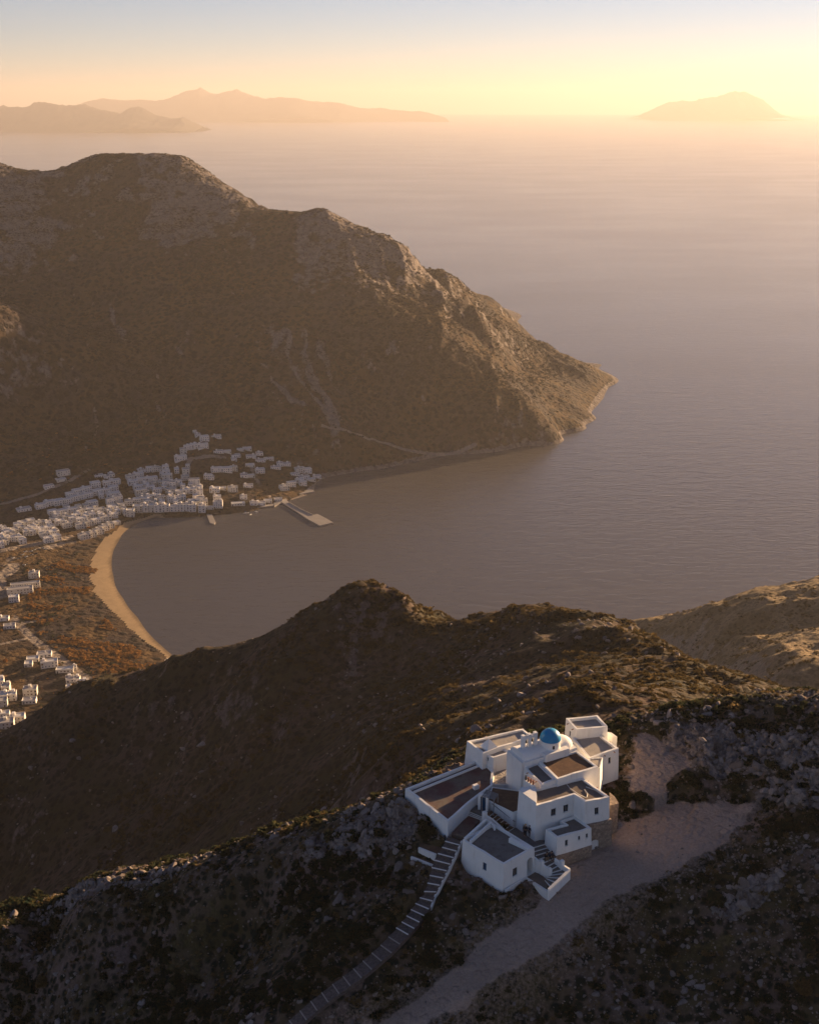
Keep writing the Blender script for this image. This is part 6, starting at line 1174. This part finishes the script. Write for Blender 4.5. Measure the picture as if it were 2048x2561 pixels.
# reeds and fields behind the beach
REEDM = leaf_mat('orange_reed', (0.22, 0.10, 0.03), (0.33, 0.17, 0.055), (0.13, 0.075, 0.03), 0.35)  # tufts vary between orange and brown
rd_ = [leaf_clump('reed_tuft', 26, REEDM, 480 + i, 1.0, 0.3) for i in range(3)]
def reed_keep(x, y): return np.where(inside(x, y, REED), sstep(-0.05, 0.3, fbm(x * 0.45 + y * 0.1, y * 1.3, 22, 3, 351)), 0)
p = cover(20000, -480, -230, 1050, 1430, h_far, reed_keep, 8); s = rng.lognormal(0.4, 0.35, len(p))[:, None] * np.array([1.3, 1, 0.9])
scatter('reeds', p, s, rd_, 'orange brown reed beds behind the beach')
vg = [leaf_clump('field_bush', 24, SCRUB, 490 + i, 0.75, 0.34) for i in range(3)]
def val_keep(x, y):
    bd, _ = seg_dist(x, y, COAST[:10]); k = sstep(0.0, 0.4, fbm(x, y, 45, 4, 361)) * 0.8 + 0.12
    for w_, ln in LANES: d, _ = seg_dist(x, y, ln); k = np.where(d < w_ * 0.8 + 1.0, 0, k)
    return np.where((bd < 38) & (y < 1584), 0, k)
p = cover(9000, -620, -130, 900, 1820, h_far, val_keep, 9); p = p[(p[:, 2] > 1.5) & (p[:, 2] < 70)]; s = rng.lognormal(0.42, 0.42, len(p))[:, None] * np.array([1, 1, 0.8])
HX = np.array([(h[0], h[1]) for r_ in ROWS for h in r_[2]]); dmin = np.min(np.hypot(p[:, 0][:, None] - HX[:, 0][None], p[:, 1][:, None] - (HX[:, 1] + 2)[None]), 1); ok = dmin > 7
scatter('valley_scrub', p[ok], s[ok], vg + rd_[:1], 'low bushes and gardens of the valley floor')

# bushes one can point at
def bush(x, y, r, label, seed, warm=False):
    z = float(h_hill(np.array([x]), np.array([y]))[0]); t = empty('bush', (x, y, z - 0.1), random.uniform(0, 6.28), label=label, category='bush')
    me = leaf_clump('bush_crown', int(420 + 160 * r), DRY if warm else SCRUB, seed, 0.78, 0.13 / max(r, 0.7) ** 0.5); o = obj('crown', me, t); o.scale = (r, r * random.uniform(0.85, 1.1), r * random.uniform(0.85, 1.05))
    v, f = [], []
    for k in range(5):
        a = k * 1.26 + seed; vv, ff = tube([(0.04 * math.cos(a), 0.04 * math.sin(a), -0.1), (0.3 * r * math.cos(a), 0.3 * r * math.sin(a), 0.35 * r), (0.6 * r * math.cos(a), 0.6 * r * math.sin(a), 0.6 * r)], [0.05 * r, 0.03 * r, 0.012 * r], 5); k0 = len(v); v += vv; f += [tuple(i + k0 for i in q) for q in ff]
    obj('stem', mesh_py('bush_stem', v, f, [BARK]), t)
for i, (x, y, r, lab) in enumerate(BUSHES): bush(x, y, r, lab, 600 + i, 'brown' in lab)
TREEM = {'o': leaf_mat('orange_leaves', (0.26, 0.11, 0.03), (0.34, 0.16, 0.05), (0.16, 0.09, 0.03)), 'd': leaf_mat('dark_tree_leaves', (0.02, 0.03, 0.015), (0.045, 0.05, 0.022), (0.07, 0.06, 0.03)), 'r': leaf_mat('russet_leaves', (0.11, 0.05, 0.03), (0.17, 0.08, 0.04), (0.08, 0.05, 0.03))}  # leaf colours: orange, dark green and russet
TC = {k: [leaf_clump('tree_crown', 170, m, 700 + i + 10 * j, 1.1, 0.17, 0.25) for i in range(2)] for j, (k, m) in enumerate(TREEM.items())}
tv, tf = tube([(0, 0, -0.6), (0.03, 0.02, 0.5), (-0.02, 0.03, 1.1)], [0.09, 0.07, 0.045], 7)
for a in (0.4, 2.5, 4.6):
    vv, ff = tube([(0, 0, 0.75), (0.25 * math.cos(a), 0.25 * math.sin(a), 1.15), (0.45 * math.cos(a), 0.45 * math.sin(a), 1.45)], [0.045, 0.03, 0.012], 5); k0 = len(tv); tv += vv; tf += [tuple(i + k0 for i in q) for q in ff]
TRUNK = mesh_py('tree_trunk', tv, tf, [BARK])
TL = {'o': ('orange leaved tree among the reeds and fields behind the beach', 'orange leaved trees behind the beach'), 'd': ('dark green tree standing among village gardens and fields', 'dark trees of the village and fields'), 'r': ('russet brown tree beside the village houses and lanes', 'russet trees of the village')}
for i, ((x, y), c_, h_) in enumerate(TREES):
    t = empty('tree', (x, y, ground_z(x, y)), random.uniform(0, 6.28), label=TL[c_][0], category='tree', group=TL[c_][1]); k = h_ / 3.0; t.scale = (k, k, k)
    obj('trunk', TRUNK, t); cr_ = obj('crown', TC[c_][i % 2], t); cr_.location = (0, 0, 1.25); cr_.scale = (1.05, 1.0, 1.15)

# ---------------------------------------------------------------- air, light, camera
n = NT('haze_air'); vol = n.n('ShaderNodeVolumePrincipled')
vol.inputs['Color'].default_value = (0.68, 0.625, 0.615, 1); vol.inputs['Density'].default_value = HAZE; vol.inputs['Anisotropy'].default_value = 0.3
n.l(vol.outputs[0], n.out.inputs['Volume'])
L = 52000.0; T = 950.0
bv = [(-L, -3000, -30), (L, -3000, -30), (L, L, -30), (-L, L, -30), (-L, -3000, T), (L, -3000, T), (L, L, T), (-L, L, T)]
obj('haze', mesh_py('haze', bv, [(0, 3, 2, 1), (4, 5, 6, 7), (0, 1, 5, 4), (1, 2, 6, 5), (2, 3, 7, 6), (3, 0, 4, 7)], [n.m]), kind='stuff')

w = bpy.data.worlds.new('World'); bpy.context.scene.world = w; w.use_nodes = True
nt = w.node_tree; bg = nt.nodes['Background']; sky = nt.nodes.new('ShaderNodeTexSky'); sky.sky_type = 'NISHITA'
sky.sun_disc = False; sky.sun_elevation = R(SUN_EL); sky.sun_rotation = R(SUN_AZ); sky.altitude = 550; sky.air_density = AIR; sky.dust_density = DUST; sky.ozone_density = OZONE
tint = nt.nodes.new('ShaderNodeMix'); tint.data_type = 'RGBA'; tint.blend_type = 'MULTIPLY'; tint.inputs[0].default_value = 1.0; tint.inputs[7].default_value = (1.0, 0.745, 0.725, 1)
nt.links.new(sky.outputs[0], tint.inputs[6]); nt.links.new(tint.outputs[2], bg.inputs[0]); bg.inputs[1].default_value = SKY
sl_ = bpy.data.lights.new('sun', 'SUN'); sl_.energy = SUN; sl_.angle = R(0.5); sl_.color = SUN_COL
so = bpy.data.objects.new('sun', sl_); C.objects.link(so)
d = Vector((math.sin(R(SUN_AZ)) * math.cos(R(SUN_EL)), math.cos(R(SUN_AZ)) * math.cos(R(SUN_EL)), math.sin(R(SUN_EL))))
so.rotation_euler = d.to_track_quat('Z', 'Y').to_euler(); so.location = (60, 60, 700)

cd = bpy.data.cameras.new('camera'); cam = bpy.data.objects.new('camera', cd); C.objects.link(cam)
cam.location = (0, 0, 550); cam.rotation_euler = (R(90) - PITCH, 0, 0)
cd.sensor_fit = 'VERTICAL'; cd.angle_y = 2 * math.atan(1280.5 / 3000.0); cd.clip_start = 1; cd.clip_end = 200000
sc = bpy.context.scene; sc.camera = cam
sc.view_settings.view_transform = 'Standard'; sc.view_settings.look = 'None'; sc.view_settings.gamma = 1; sc.view_settings.exposure = EXPOSURE
sc.render.engine = 'CYCLES'; sc.cycles.use_denoising = True
sc.cycles.max_bounces = 4; sc.cycles.diffuse_bounces = 2; sc.cycles.glossy_bounces = 2; sc.cycles.volume_bounces = 0; sc.cycles.transparent_max_bounces = 4
